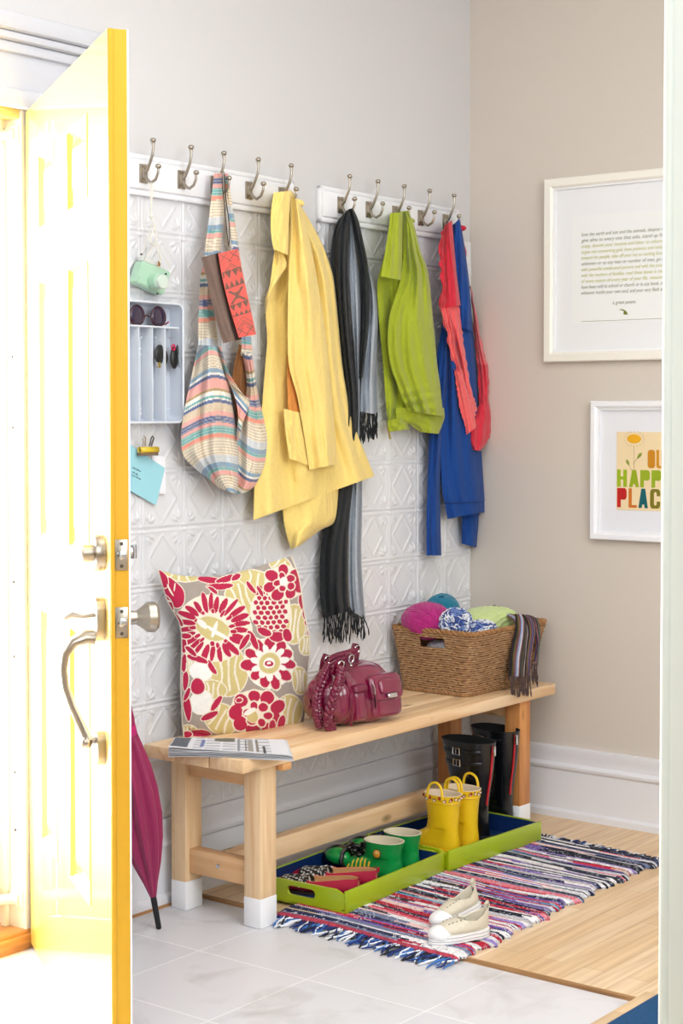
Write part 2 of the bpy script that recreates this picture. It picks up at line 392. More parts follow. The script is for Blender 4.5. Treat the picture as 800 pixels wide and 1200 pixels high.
q = MB(); q.box((DX0, -.012, -.01), (DX1+.0, .17, .035), .006); q.box((DX0, -.004, .030), (DX1, .10, .044), .004)
struct(q.build('trim_7', wood('orange timber sill', (214, 158, 92), (176, 112, 52), 0, 1.2, .4, False)))
# weatherstrip head
q = MB(); q.box((DX0, .004, DZ-.022), (DX1-.016, .05, DZ-.0), .003); struct(q.build('trim_8', mat('yellowed head strip', (226, 196, 128), .5)))
# storm door beyond
sd = bpy.data.objects.new('door_2', None); COL.objects.link(sd); sd.location = (DX1-.03, .12, .04); struct(sd)
CR = mat('cream aluminium', (240, 228, 196), .4)
q = MB(); x0, x1 = DX0+.02, DX1-.028
q.box((x1-.10, .108, .045), (x1, .136, DZ-.01), .003); q.box((x0, .108, .045), (x0+.10, .136, DZ-.01), .003)
q.box((x0+.1, .108, .045), (x1-.1, .136, .30), .003); q.box((x0+.1, .108, DZ-.12), (x1-.1, .136, DZ-.01), .003); q.box((x0+.1, .110, .95), (x1-.1, .134, 1.02), .003)
q.build('door_frame', CR, sd)
q = MB(); q.box((x1+.001, .10, .045), (x1+.008, .112, DZ-.01)); q.box((x1-.024, .1, .045), (x1-.018, .1085, DZ-.01)); q.build('seal', mat('dark rubber seal', (86, 66, 44), .7), sd)
gm = bpy.data.materials.new('storm door glass'); gm.use_nodes = True; _n = gm.node_tree; _n.nodes.clear()
_o = _n.nodes.new('ShaderNodeOutputMaterial'); _t = _n.nodes.new('ShaderNodeBsdfTransparent'); _g = _n.nodes.new('ShaderNodeBsdfGlossy'); _m = _n.nodes.new('ShaderNodeMixShader')
_g.inputs['Roughness'].default_value = .02; _m.inputs[0].default_value = .07
_n.links.new(_t.outputs[0], _m.inputs[1]); _n.links.new(_g.outputs[0], _m.inputs[2]); _n.links.new(_m.outputs[0], _o.inputs[0])
q = MB(); q.box((x0+.1, .120, .30), (x1-.1, .123, .95)); q.box((x0+.1, .120, 1.02), (x1-.1, .123, DZ-.12)); q.build('pane', gm, sd)
for z, r in ((1.945, .012), (.115, .013)):
    cl = MB(); cl.tube([(DX1-.02, .03, z), (DX1-.09, .085, z-.004), (x1-.36, .092, z-.01)], r, 12); cl.tube([(DX1-.016, .022, z), (DX1-.02, .03, z)], [.018, .016], 10)
    cl.box((DX1-.022, .006, z-.022), (DX1-.014, .052, z+.022), .003)
    cl.build('door_closer', mat('white closer tube', (240, 238, 228), .3), sd)
struct(MB().box((-6.5, .17, -.25), (1, 3.2, -.02)).build('floor', mat('sunlit concrete porch', (206, 204, 198), .8, bump=.1), smooth=False))

# ------------------------------------------------ yellow front door, open into the room
YEL = mat('daylit yellow door face', (226, 190, 92), .42, coat=.8, bump=.02, bscale=25)  # made paler than the edge so the face washes out in daylight
leaf = bpy.data.objects.new('door_1', None); COL.objects.link(leaf); struct(leaf)
W_, H_, TH = .92, 1.985, .038
rects = [(a, b, c, d) for (a, b) in ((.175, .375), (.51, .735)) for (c, d) in ((1.70, 1.875), (1.0, 1.59), (.30, .84))]
xs = np.arange(0, W_+.0001, .004); zs = np.arange(.0, H_+.0001, .0045); X, Z = np.meshgrid(xs, zs); Hh = np.zeros_like(X)
for (a, b, c, d) in rects:
    c -= .012; d -= .012
    e = np.minimum.reduce([X-a, b-X, Z-c, d-Z])
    Hh = np.where(e > 0, np.interp(e, [0, .004, .012, .022, .030, .050], [0, .004, -.011, -.011, -.010, -.002]), Hh)
V = np.stack([X, -Hh, Z], -1)
npmesh('exterior_face', V, gridf(len(zs), len(xs)), YEL, leaf, sharp=25)
q = MB(); q.box((.0, .014, 0), (W_-.0005, TH-.002, H_-.0005)); q.box((W_-.02, .0005, 0), (W_, TH-.002, H_), .0008); q.box((0.001, .0008, H_-.018), (W_-.0015, TH-.0025, H_-.0003)); q.box((0, .0005, 0), (.02, .03, H_), .0008); q.box((0.001, .0008, 0.0003), (W_-.0015, .03, .02))
q.box((W_-.001, .001, 0), (W_+.0035, .009, H_), .0015)
q.build('door_edge', mat('dimmed yellow door edge', (200, 152, 34), .6, bump=.02, bscale=25, spec=.3), leaf)  # same yellow darkened, standing in for dimmer light on the edge
q = MB(); q.box((0, TH-.002, 0), (W_, TH+.0015, H_), .001); q.build('interior_face', WHITE, leaf)
def facing(x, y, z): return T(x, y, z) @ rot('X', 90)       # lathe axis pointing to -y (outdoors side)
def facein(x, y, z): return T(x, y, z) @ rot('X', -90)
zz = 1.02
db = MB(); db.lathe([(.036, 0), (.036, .012), (.033, .018), (.012, .019)], facing(.855, 0, zz-.013), 40); db.lathe([(.017, .018), (.017, .040), (.013, .043)], facing(.855, 0, zz-.013), 28)
db.build('deadbolt', METAL, leaf)
def oblong(z0, z1, hw, cx, depth):
    pts = [(cx+hw*math.cos(a), z1-hw+hw*math.sin(a)) for a in np.linspace(0, PI, 14)]+[(cx+hw*math.cos(a), z0+hw+hw*math.sin(a)) for a in np.linspace(PI, 2*PI, 14)]
    return MB().prism(pts, depth, T(0, 0, 0) @ rot('X', 90))
hp = oblong(.838, .925, .027, .855, .017).build('handle_plate', METAL, leaf)
hp2 = oblong(.600, .668, .022, .853, .015).build('handle_plate', METAL, leaf)
q = MB(); q.tube([(.855, -.015, .846), (.853, -.032, .847), (.850, -.055, .838), (.845, -.070, .815), (.842, -.074, .785), (.843, -.070, .75), (.845, -.058, .715), (.848, -.045, .685), (.85, -.034, .660), (.852, -.030, .648)], [.013, .012, .009, .007, .0065, .0065, .0065, .007, .008, .010], 12, flat=1.3)
q.ball((.853, -.032, .645), .012); q.lathe([(.007, 0), (.007, .03)], facing(.853, 0, .648), 14)
q.build('pull_handle', METAL, leaf)
q = MB(); q.tube([(.855, -.016, .888), (.853, -.040, .886), (.851, -.058, .890), (.85, -.073, .884)], [.006, .006, .009, .006], 10, flat=.5); q.build('thumb_latch', METAL, leaf)
for z in (1.007, .880):
    p = MB().box((W_-.001, .0095, z-.029), (W_+.0028, .0335, z+.029), .0012).build('latch_plate', METAL, leaf)
    MB().lathe([(.0085, 0), (.0085, .0045), (.007, .005)], T(W_, .0215, z) @ rot('Y', 90), 20).build('latch_bolt', CHROME, p)
    for k in (-1, 1): MB().lathe([(.0035, 0), (.0035, .0032)], T(W_, .0215, z+k*.021) @ rot('Y', 90), 12).build('screw', mat('dark screw', (60, 52, 44), .5), p)
q = MB(); q.lathe([(.032, 0), (.032, .006), (.014, .010), (.013, .026), (.018, .034), (.029, .048), (.0295, .062), (.024, .068), (.002, .070)], facein(.855, TH, .880), 32); q.build('door_knob', METAL, leaf)
q = MB(); q.lathe([(.026, 0), (.026, .005), (.010, .007), (.010, .018)], facein(.855, TH, 1.007), 24); q.tube([(.855, TH+.022, .994), (.855, TH+.022, 1.020)], .007, 10, flat=.6)
q.build('thumb_turn', CHROME, leaf)
leaf.location = (-1.911, -.009, .012); leaf.rotation_euler = (0, 0, math.atan2(-.846958, -.531659))

# near partition and casing at the right edge of the view
q = MB(); q.box((-3.325, -3.6, -.02), (-3.20, -2.415, 2.8)); struct(q.build('wall_front', mat('pale green wall paint', (204, 212, 206), .6), smooth=False))
q = MB(); q.box((-3.345, -2.56, 0), (-3.325, -2.415, 2.8), .004); q.tube([(-3.331, -2.409, 0.01), (-3.331, -2.409, 2.79)], .008, 12); struct(q.build('trim_9', mat('door casing pale green white', (200, 208, 203), .45)))
# ================================================================ coat racks
def rack(x0, x1, hooks, label, hooklabels=None):
    t = thing('coat_rack', label, 'coat rack', ((x0+x1)/2, 0, 1.84), 'white boards with five coat hooks each')
    q = MB(); z0, z1 = 1.838, 1.943
    q.box((x0+.004, -.016, z0+.003), (x1-.004, 0, z1-.003), .002); q.box((x0, -.020, z0), (x1, -.006, z0+.013), .005); q.box((x0, -.020, z1-.013), (x1, -.006, z1), .005)
    q.box((x0, -.020, z0), (x0+.012, -.006, z1), .005); q.box((x1-.012, -.020, z0), (x1, -.006, z1), .005)
    q.box((x0+.014, -.024, z0+.016), (x1-.014, -.01, z1-.016), .006)
    q.build('board', WHITE, t)
    YB = -.024
    for x in hooks:
        z = 1.893
        h = MB(); h.box((x-.014, YB-.004, z-.024), (x+.014, YB, z+.024), .0015)
        h.box((x-.008, YB-.010, z-.014), (x+.008, YB-.003, z+.014), .003)
        hook = h.build('hook_plate', METAL, t)
        u = MB(); u.tube([(x, YB-.006, z+.002), (x, YB-.014, z+.008), (x, YB-.024, z+.024), (x, YB-.033, z+.042), (x, YB-.037, z+.060), (x, YB-.036, z+.076)], [.0048, .0046, .0040, .0036, .0034, .0030], 12)
        u.ball((x, YB-.036, z+.081), .0078, sc=(1, 1, .85)); u.tube([(x, YB-.036, z+.071), (x, YB-.036, z+.074)], .0048, 12)
        u.build('upper_prong', METAL, hook)
        u = MB(); u.tube([(x, YB-.006, z-.004), (x, YB-.016, z-.018), (x, YB-.030, z-.025), (x, YB-.045, z-.018), (x, YB-.053, z-.003), (x, YB-.054, z+.008)], [.0048, .0044, .0040, .0038, .0034, .0030], 12)
        u.ball((x, YB-.054, z+.014), .0078, sc=(1, 1, .85)); u.build('lower_prong', METAL, hook)
        for k in (-1, 1): MB().lathe([(.003, 0), (.0022, .0016)], T(x, YB-.004, z+k*.019) @ rot('X', 90), 10).build('screw', METAL, hook)
    return t
rack(-1.66, -.925, (-1.535, -1.395, -1.268, -1.128, -.988), 'white coat rack board nearer the yellow door, holding the striped tote and the yellow coat')
rack(-.809, -.085, (-.721, -.584, -.450, -.315, -.180), 'white coat rack nearer the corner, holding the scarf, green jacket and blue sweater')

# ================================================================ clothes
def cloth(name, rough=.85, bs=350, bump=.25, sheen=.25, col=None, var=.06, wrinkle=.35):
    return mat(name, col or (200, 200, 200), rough, bump=bump, bscale=bs, sheen=sheen, vcol=col is None, var=var, wrinkle=wrinkle)
def c8(im, s, ox, oy): return [(ox+x/s, oy+y/s) for x, y in im]
Yc = lambda pts: c8(pts, 2.449, 290, 170)
# -------- yellow coat
YM = cloth('butter yellow linen', .8, 300, .2, .2, (244, 216, 126), .04, .5)
t = thing('coat', 'long pale yellow coat hanging from the last hook of the rack by the door', 'coat', (-.95, -.08, .95))
panel('hem_lining', Yc([(90, 860), (96, 960), (102, 1060), (110, 1110), (124, 1160)]), Yc([(262, 860), (262, 960), (260, 1070), (205, 1108), (150, 1150)]), YM, t, y0=.045, bulge=.035, folds=((0.5, 0, 0.006, 0.2025, 0, 1),), seed=4)
panel('coat_body',
      Yc([(74, 138), (66, 210), (76, 300), (74, 370), (58, 445), (52, 480), (56, 560), (50, 640), (38, 790), (22, 930), (17, 1076)]),
      Yc([(128, 132), (160, 185), (205, 265), (228, 320), (246, 378), (254, 440), (262, 530), (276, 660), (302, 790), (336, 880), (364, 950)]),
      YM, t, y0=.050, y1=.055, bulge=.030, prof=.75, wr=.0035, wf=4, seed=2, n=150, k=90, thick=.02,
      folds=((.20, -.05, -.020, .07, .02, .72), (.60, .08, .022, .05, .05, .95), (.70, .08, -.014, .035, .05, .95), (.84, .04, .012, .05, .1, 1.2), (.93, .0, -.008, .03, .2, 1.2), (.10, .05, .012, .07, .45, 1.2), (.40, .1, .014, .08, .7, 1.2), (.56, .12, -.010, .04, .72, 1.2), (.30, .02, -.010, .05, .66, 1.2)),
      dy=lambda u, t: .010*np.exp(-((t-1.0)/.05)**2)*np.sin(u*9))
# orange panel painting the shade between sleeve and body; then the pocket
panel('opening_shade', Yc([(113, 600), (114, 680), (117, 760), (128, 800), (150, 850)]), Yc([(120, 615), (134, 680), (152, 745), (170, 800), (182, 880)]), cloth('orange shade cloth', .8, 300, .2, .1, (216, 140, 62), .04), t, y0=.094, bulge=.002, prof=.5, thick=.006, seed=9, n=40, k=14, wr=.0004)
panel('pocket', Yc([(104, 757), (106, 800), (112, 850), (120, 900)]), Yc([(152, 768), (160, 820), (176, 890), (190, 925)]), YM, t, y0=.098, bulge=.006, prof=.5, thick=.008, seed=9, n=30, k=24)
panel('sleeve', Yc([(122, 140), (122, 240), (118, 340), (116, 440), (115, 560), (120, 640), (142, 720), (160, 820), (177, 932)]),
      Yc([(150, 170), (170, 240), (188, 320), (204, 410), (220, 520), (234, 640), (246, 760), (252, 850), (256, 916)]),
      YM, t, y0=.108, bulge=.034, prof=.55, wr=.003, seed=5, n=110, k=50, thick=.014,
      folds=((0.3, 0.1, -0.0072, 0.135, 0.05, 0.85), (0.7, 0, 0.0072, 0.135, 0.3, 1.2), (0.5, 0.1, -0.0036, 0.081, 0.5, 1.2)))
panel('collar', Yc([(76, 136), (70, 170), (66, 215), (68, 260), (74, 298)]), Yc([(128, 131), (122, 170), (119, 215), (118, 265), (116, 316)]), YM, t, y0=.132, bulge=.010, prof=.4, seed=3, n=50, k=24, wr=.001,
      folds=((0.6, 0, 0.0024, 0.27, 0, 1),))
panel('lapel', Yc([(78, 300), (72, 340), (64, 400), (52, 440), (50, 482)]), Yc([(104, 312), (112, 346), (92, 380), (70, 420), (53, 486)]), YM, t, y0=.108, bulge=.012, prof=.5, seed=8, n=40, k=18, thick=.008)
# hidden loop of cloth over the hook
MB().ball((-.988, -.078, 1.868), .022, sc=(1.1, 1.0, .55)).build('hanging_loop', YM, t)

# -------- black and grey scarf
G6 = lambda pts: c8(pts, 3.3333, 360, 180)
G7 = lambda pts: c8(pts, 3.3333, 360, 460)
BKC = cloth('charcoal black gauze', .9, 260, .4, .05, (22, 27, 31), .15)
GRC = cloth('grey gauze', .9, 260, .4, .15, None, .12)
def greystripe(u, t, px, py):
    base = s2l((146, 156, 168)); dk = s2l((84, 92, 102)); br = s2l((104, 92, 82)); lt = s2l((176, 184, 194))
    k = (np.sin(u*23+1.5*np.sin(t*9))*.5+.5)[..., None]; c = base*(1-k*.45)+dk*k*.45
    c = np.where((u < .10)[..., None], br, c); c = np.where(((u > .55) & (u < .68))[..., None], lt, c); return c
t = thing('scarf', 'long sheer black and grey fringed scarf hanging beside the yellow coat', 'scarf', (-.70, -.06, .70))
panel('black_cloth', G6([(150, 226), (116, 268), (98, 330), (92, 420), (100, 520), (114, 640), (132, 800), (150, 950)])+[(400, 520), (386, 600), (376, 640), (374.5, 690), (378, 724)],
      G6([(166, 214), (164, 268), (160, 330), (158, 420), (160, 520), (166, 640), (178, 800), (190, 950)])+[(419, 520), (410, 600), (407, 640), (407, 690), (409, 716)], BKC, t, y0=.055, y1=.032, bulge=.022, wr=.0025, wf=3.5, seed=11, n=130, k=36,
      folds=((0.3, 0.2, 0.0036, 0.135, 0, 1), (0.7, -0.1, 0.003, 0.108, 0, 1)))
panel('grey_cloth', G6([(166, 236), (160, 330), (156, 430), (158, 520), (166, 640), (178, 760), (188, 900), (192, 1000)])+[(412, 540), (408, 600), (407, 650), (407, 690), (409, 714)],
      G6([(170, 236), (186, 330), (200, 430), (208, 520), (212, 640), (208, 760), (206, 900), (206, 1000)])+[(424, 540), (424, 600), (423, 650), (425, 690), (428, 726)], GRC, t, y0=.040, y1=.030, bulge=.014, wr=.002, wf=3.2, seed=12, n=130, k=30, colf=greystripe, folds=((0.3, 0.1, 0.003, 0.162, 0, 1), (0.75, -0.1, 0.003, 0.135, 0, 1)))
panel('black_cloth', G6([(164, 218), (172, 262), (186, 330), (202, 430), (210, 520), (212, 620), (208, 740), (205, 880)]),
      G6([(178, 212), (200, 262), (216, 330), (236, 430), (243, 540), (243, 620), (234, 740), (214, 880)]), BKC, t, y0=.060, y1=.050, bulge=.020, wr=.002, wf=3.2, seed=13, n=90, k=30)
panel('grey_cloth', G6([(234, 450), (238, 520), (240, 620), (226, 740), (212, 880), (207, 1010)]),
      G6([(238, 440), (262, 520), (275, 620), (274, 740), (272, 880), (275, 1018)]), GRC, t, y0=.042, y1=.045, bulge=.018, wr=.0018, wf=3.2, seed=14, n=70, k=30, colf=lambda u, t, a, b: greystripe(u*.8+.12, t, a, b), folds=((0.5, 0, 0.003, 0.135, 0, 1),))
def fringe(name, pa, pb, y, ln, n, m, parent, seed=0, r=.0014, tangle=.006, drop=0.):
    rng = random.Random(seed); q = MB(); A = atY(pa[0], pa[1], y); B = atY(pb[0], pb[1], y)
    for i in range(n):
        f = (i+.5)/n; p = A*(1-f)+B*f; L_ = ln*(rng.uniform(.7, 1.1))+drop*f; x, yy, z = p; pts = []; ox = rng.uniform(-1, 1)*tangle; oy = rng.uniform(-1, 1)*tangle
        for k in range(7):
            s = k/6; pts.append((x+ox*math.sin(s*3+i)+rng.uniform(-1, 1)*tangle*.25, min(yy+oy*s, -.006), z+.006-(L_+.006)*s))
        q.tube(pts, [r]*5+[r*1.6, r*.8], 5)
    return q.build(name, m, parent)
fringe('fringe', (379, 722), (409, 714), -.046, .075, 30, BKC, t, 1, .0016, .010, .02)
fringe('fringe', (410, 714), (428, 726), -.040, .065, 16, BKC, t, 2, .0016, .009)
fringe('fringe', (422, 485), (443, 486), -.055, .085, 24, BKC, t, 3, .0018, .010, -.02)

# -------- green jacket
GM = cloth('lime green cotton', .82, 320, .2, .2, (158, 172, 30), .05, .5)
t = thing('jacket', 'short lime green jacket hanging from the middle hook of the rack by the corner', 'jacket', (-.47, -.07, 1.25))
panel('jacket_body', G6([(322, 236), (318, 300), (300, 400), (276, 485), (273, 550), (282, 680), (296, 830), (305, 960)])+G7([(312, 90), (316, 150)]),
      G6([(395, 222), (416, 290), (440, 380), (466, 450), (478, 550), (486, 680), (480, 830), (470, 960)])+G7([(400, 90), (398, 140)]), GM, t, y0=.045, bulge=.026, wr=.003, seed=21, n=110, k=60,
      folds=((0.25, 0.05, -0.009, 0.081, 0.3, 1.1), (0.45, 0, 0.006, 0.108, 0.3, 1.1), (0.1, 0, 0.0048, 0.0675, 0.4, 1.1)))
panel('sleeve', G6([(374, 232), (372, 300), (372, 400), (366, 480), (340, 570), (320, 640), (314, 740), (326, 830), (350, 900), (372, 960)])+G7([(396, 75)]),
      G6([(396, 222), (420, 290), (442, 380), (468, 450), (482, 550), (490, 640), (500, 740), (508, 830), (518, 900), (524, 960)])+G7([(532, 92)]), GM, t, y0=.090, bulge=.036, prof=.55, wr=.0035, wf=4, seed=22, n=120, k=50,
      folds=((0.2, 0.3, -0.006, 0.108, 0.2, 0.8), (0.6, 0.1, 0.0048, 0.162, 0.3, 1.1), (0.8, -0.2, -0.0042, 0.081, 0.4, 1.1)), dy=lambda u, t: .0035*np.sin(t*90+u*5)*np.clip((t-.76)*6, 0, 1))
panel('cuff', G7([(346, 60), (352, 100), (404, 128), (440, 155)]), G7([(534, 60), (536, 96), (526, 128), (515, 162)]), GM, t, y0=.070, bulge=.030, prof=.5, seed=23, n=24, k=30)
panel('hem_band', G7([(312, 110), (314, 132), (318, 154)]), G7([(372, 96), (392, 118), (400, 142)]), GM, t, y0=.060, bulge=.022, seed=26, n=16, k=20)
panel('collar', G6([(325, 233), (318, 290), (304, 380), (294, 440), (287, 480)]), G6([(372, 229), (371, 290), (370, 380), (369, 440), (365, 494)]), GM, t, y0=.118, bulge=.012, prof=.4, seed=24, n=50, k=24, wr=.0015, folds=((0.35, 0, 0.0036, 0.162, 0, 1),))
a, b = atY(454, 500, -.080), atY(457, 514, -.080); MB().tube([a, (a+b)/2, b], [.003, .004, .006], 8, flat=.5).build('zip_pull', mat('brass', (190, 170, 70), .35, 1.), t)
MB().ball((-.450, -.075, 1.868), .020, sc=(1.1, 1.0, .5)).build('hanging_loop', GM, t)

# -------- blue sweater
BM = cloth('royal blue knit', .9, 220, .3, .05, (0, 62, 138), .05)
t = thing('sweater', 'royal blue knit sweater hanging from the hook nearest the corner, half under the red cardigan', 'sweater', (-.17, -.07, 1.0))
panel('sleeve', [(540, 560), (541, 600), (541, 637)], [(565, 560), (562, 604), (558, 641.5)], BM, t, y0=.030, bulge=.022, seed=34, n=30, k=24)
panel('sleeve', [(519, 372), (513, 411), (508, 455), (503, 510), (501, 560), (499.5, 610), (499.5, 651)], [(530, 372), (530, 411), (527, 455), (520, 510), (516, 570), (516, 610), (517, 651)], BM, t, y0=.045, bulge=.024, wr=.002, seed=31, n=80, k=30, folds=((0.5, 0.1, 0.003, 0.2025, 0, 1),))
panel('sweater_body', [(530, 268), (532, 300), (530, 345), (522, 380), (517, 411), (516, 470), (516, 530), (518, 575), (521, 590), (524, 608)],
      [(538.5, 257), (544, 290), (549, 330), (553, 375), (557, 420), (561, 480), (564, 530), (567, 575), (568, 588), (568.5, 600)], BM, t, y0=.060, bulge=.034, wr=.003, seed=32, n=130, k=56,
      folds=((0.35, 0.05, 0.006, 0.108, 0.3, 0.9), (0.6, -0.05, -0.0072, 0.0945, 0.35, 0.88), (0.25, -0.1, -0.006, 0.0675, 0.4, 0.9), (0.85, -0.05, 0.0036, 0.081, 0.3, 0.9)), dy=lambda u, t: -.006*(t > .89)+.0*u)
panel('shoulder', [(530, 264), (531, 290), (534, 330), (538, 365), (541, 385)], [(538.5, 256), (543.5, 284), (549, 326), (552, 360), (553, 388)], BM, t, y0=.096, bulge=.018, seed=33, n=50, k=20)
MB().ball((-.176, -.078, 1.868), .018, sc=(1.0, 1.0, .5)).build('hanging_loop', BM, t)

# -------- red and coral cardigan
R9 = lambda pts: c8(pts, 4., 495, 240)
RC, CC = s2l((206, 36, 58)), s2l((238, 96, 98))
RM = cloth('red and coral knit', .9, 220, .3, .2)
def redc(cut):
    def f(u, t, px, py):
        return np.where((py < cut)[..., None], RC, CC)
    return f
t = thing('cardigan', 'red and coral cardigan with scalloped edges looped over the blue sweater', 'cardigan', (-.16, -.09, 1.18))
panel('scalloped_edge', R9([(96, 110), (82, 160), (78, 230), (82, 300), (88, 400), (80, 486), (112, 600), (128, 700), (165, 790), (196, 880), (215, 960), (235, 1010)]),
      R9([(118, 82), (108, 160), (106, 230), (110, 300), (116, 400), (112, 486), (134, 600), (152, 700), (185, 770), (215, 860), (236, 930), (250, 985)]), RM, t, y0=.095, y1=.088, bulge=.008, seed=41, n=150, k=14, rip=1.1, thick=.006, colf=redc(361.5), dy=lambda u, t: .004*np.sin(t*80)*(1-u))
panel('cardigan_front', R9([(104, 96), (102, 160), (102, 230), (105, 300), (110, 400), (108, 484)]), R9([(138, 72), (146, 160), (152, 230), (160, 320), (170, 400), (180, 472)]), RM, t, y0=.098, bulge=.026, seed=42, n=80, k=30, colf=lambda u, t, a, b: RC+0*u[..., None])
def cfr(u, t, a, b):
    c = np.where((u < .34)[..., None], CC, np.where((u < .34+.34*np.clip(t*3, 0, 1))[..., None], s2l((198, 52, 62)), CC)); return c*np.ones_like(u)[..., None]
panel('cardigan_front', R9([(84, 482), (114, 600), (132, 700), (158, 780), (172, 860), (184, 940), (198, 1030)]), R9([(182, 476), (185, 560), (192, 640), (206, 730), (227, 860), (248, 925), (255, 965)]), RM, t, y0=.088, bulge=.018, seed=43, n=120, k=40, rip=.5, colf=cfr, folds=((.30, 0, .006, .06, 0, 1), (.5, 0, -.010, .10, 0, 1)))
panel('cardigan_side', R9([(222, 380), (232, 480), (240, 580), (250, 680), (257, 760), (262, 860), (262, 945), (245, 985), (205, 1045), (206, 1110), (230, 1148)]),
      R9([(226, 380), (246, 480), (268, 600), (290, 700), (306, 752), (314, 820), (310, 900), (322, 1000), (320, 1070), (304, 1110), (272, 1154)]), RM, t, y0=.052, y1=.088, bulge=.020, seed=44, n=130, k=30, rip=.5,
      colf=lambda u, t, px, py: np.where((py < 427)[..., None], s2l((226, 84, 96)), RC))
panel('cuff_band', R9([(148, 770), (160, 860), (176, 960), (200, 1040), (205, 1078)]), R9([(186, 790), (212, 880), (236, 950), (246, 1000), (250, 1045)]), RM, t, y0=.100, bulge=.014, seed=45, n=50, k=22, colf=lambda u, t, a, b: CC+0*u[..., None], rip=.4)
panel('scalloped_edge', [(541.5, 289), (543, 296), (545, 303)], [(544, 287), (546.5, 295), (546, 303)], RM, t, y0=.050, bulge=.012, seed=46, n=14, k=10, colf=lambda u, t, a, b: RC+0*u[..., None])
MB().ball((-.186, -.090, 1.868), .018, sc=(.9, 1.0, .5)).build('hanging_loop', mat('red knit loop', (200, 36, 58), .9), t)
# ================================================================ striped tote bag
B4 = lambda pts: c8(pts, 3., 200, 200)
STR = cloth('striped cotton', .85, 260, .2, .2)
_bands = [(0, 'c'), (.02, 't'), (.05, 'p'), (.08, 'c'), (.22, 'n'), (.235, 'c'), (.25, 'b'), (.30, 'p'), (.35, 'g'), (.362, 'p'), (.372, 'b'), (.385, 'c'), (.395, 'n'), (.405, 'p')]
PAL = dict(c=(240, 228, 206), p=(240, 176, 166), t=(112, 178, 176), n=(92, 108, 150), b=(140, 168, 190), g=(188, 158, 108), k=(214, 172, 140), o=(238, 156, 134), w=(248, 243, 232), s=(222, 200, 170), l=(206, 212, 218))
def stripes(seq, phase=0.):
    """seq: list of (length px, colour key, pinstripe?)"""
    ed = np.cumsum([a for a, _, _ in seq]); tot = ed[-1]; C = np.array([s2l(PAL[c]) for _, c, _ in seq]); pin = np.array([p for _, _, p in seq])
    def f(d):
        d = (np.asarray(d)+phase) % tot; i = np.searchsorted(ed, d, side='right'); i = np.minimum(i, len(seq)-1)
        col = C[i]; k = (pin[i] > 0) & ((d % 3.4) < 1.1)
        return np.where(k[..., None], np.where(np.isin(i, [j for j, q in enumerate(seq) if q[1] in 'cw'])[..., None], s2l((196, 180, 154)), C[i]*.55+.45*s2l((240, 230, 210))), col)
    return f
SEQ = [(16, 'c', 1), (5, 'b', 0), (3, 'w', 0), (4, 'n', 0), (12, 'p', 0), (3, 'g', 0), (5, 'w', 0), (3, 't', 0), (2, 'w', 0), (4, 'n', 0), (10, 's', 1), (5, 'p', 0), (8, 'n', 1), (4, 'p', 0), (9, 't', 1), (5, 'o', 0), (20, 'c', 1), (9, 'l', 1), (6, 'b', 0), (4, 't', 1), (5, 'p', 0)]
SF = stripes(SEQ)
t = thing('tote_bag', 'slouchy striped cotton tote bag hanging from the middle hook of the rack by the door', 'bag', (-1.28, -.07, 1.1))
def sf(ph, sl): return lambda u, t, px, py: SF(py+sl*(px-260)+ph)
panel('bag_inside', B4([(240, 610), (222, 690), (216, 760), (228, 850), (236, 900)]), B4([(262, 620), (268, 690), (272, 760), (284, 800), (292, 812)]), cloth('brown lining', .9, 200, .2, .1, (142, 92, 48)), t, y0=.050, bulge=.010, n=30, k=16)
panel('strap', B4([(152, 10), (143, 90), (134, 170), (124, 240), (114, 330), (104, 380), (98, 500), (96, 620)]), B4([(182, 8), (186, 90), (186, 170), (180, 240), (172, 330), (158, 400), (158, 500), (166, 625)]), STR, t, y0=.062, y1=.060, bulge=.012, seed=51, colf=sf(6, .05), n=170, k=26, wr=.0015)
panel('strap', B4([(186, 10), (192, 90), (204, 180), (214, 270), (240, 500), (249, 600), (246, 650)]), B4([(202, 10), (212, 90), (226, 180), (240, 275), (274, 500), (284, 600), (288, 660)]), STR, t, y0=.052, y1=.062, bulge=.008, seed=52, colf=sf(20, -.1), n=150, k=16, wr=.001)
panel('bag_body', B4([(96, 612), (86, 660), (70, 740), (56, 800), (40, 890), (37, 945), (44, 1000), (78, 1040), (110, 1068), (135, 1085), (170, 1116)]),
      B4([(166, 618), (180, 660), (202, 740), (214, 800), (228, 890), (234, 945), (238, 1000), (238, 1040), (238, 1080), (236, 1110), (234, 1138)]), STR, t, y0=.060, y1=.055, bulge=.060, seed=53, colf=lambda u, t, px, py: SF(py+.10*(px-260)+12*np.sin(u*2.6)), n=220, k=110, thick=.03, wr=.003,
      folds=((.30, .05, -.012, .05, .3, .95), (.62, -.1, .010, .07, .3, 1), (.80, -.05, -.010, .05, .2, .9)))
panel('bag_body', B4([(246, 640), (262, 720), (262, 780), (246, 830), (236, 880), (232, 945), (236, 1000), (238, 1040), (238, 1080), (236, 1110), (232, 1137)]),
      B4([(286, 640), (296, 720), (306, 780), (320, 840), (332, 890), (342, 945), (338, 1000), (330, 1040), (312, 1080), (292, 1112), (262, 1132)]), STR, t, y0=.050, y1=.055, bulge=.046, seed=54, colf=lambda u, t, px, py: SF(py-1.1*(px-280)*(1-.65*u)+40), n=220, k=80, thick=.02, wr=.003,
      folds=((.3, .1, .008, .1, .2, 1), (.7, -.1, -.008, .07, .3, 1)))
panel('bag_rim', B4([(166, 620), (178, 655), (188, 700), (206, 745), (236, 790)]), B4([(178, 620), (196, 690), (222, 740), (258, 790), (292, 812)]), STR, t, y0=.096, y1=.088, bulge=.012, seed=55, colf=lambda u, t, px, py: SF(py-.8*px+10), n=80, k=30)
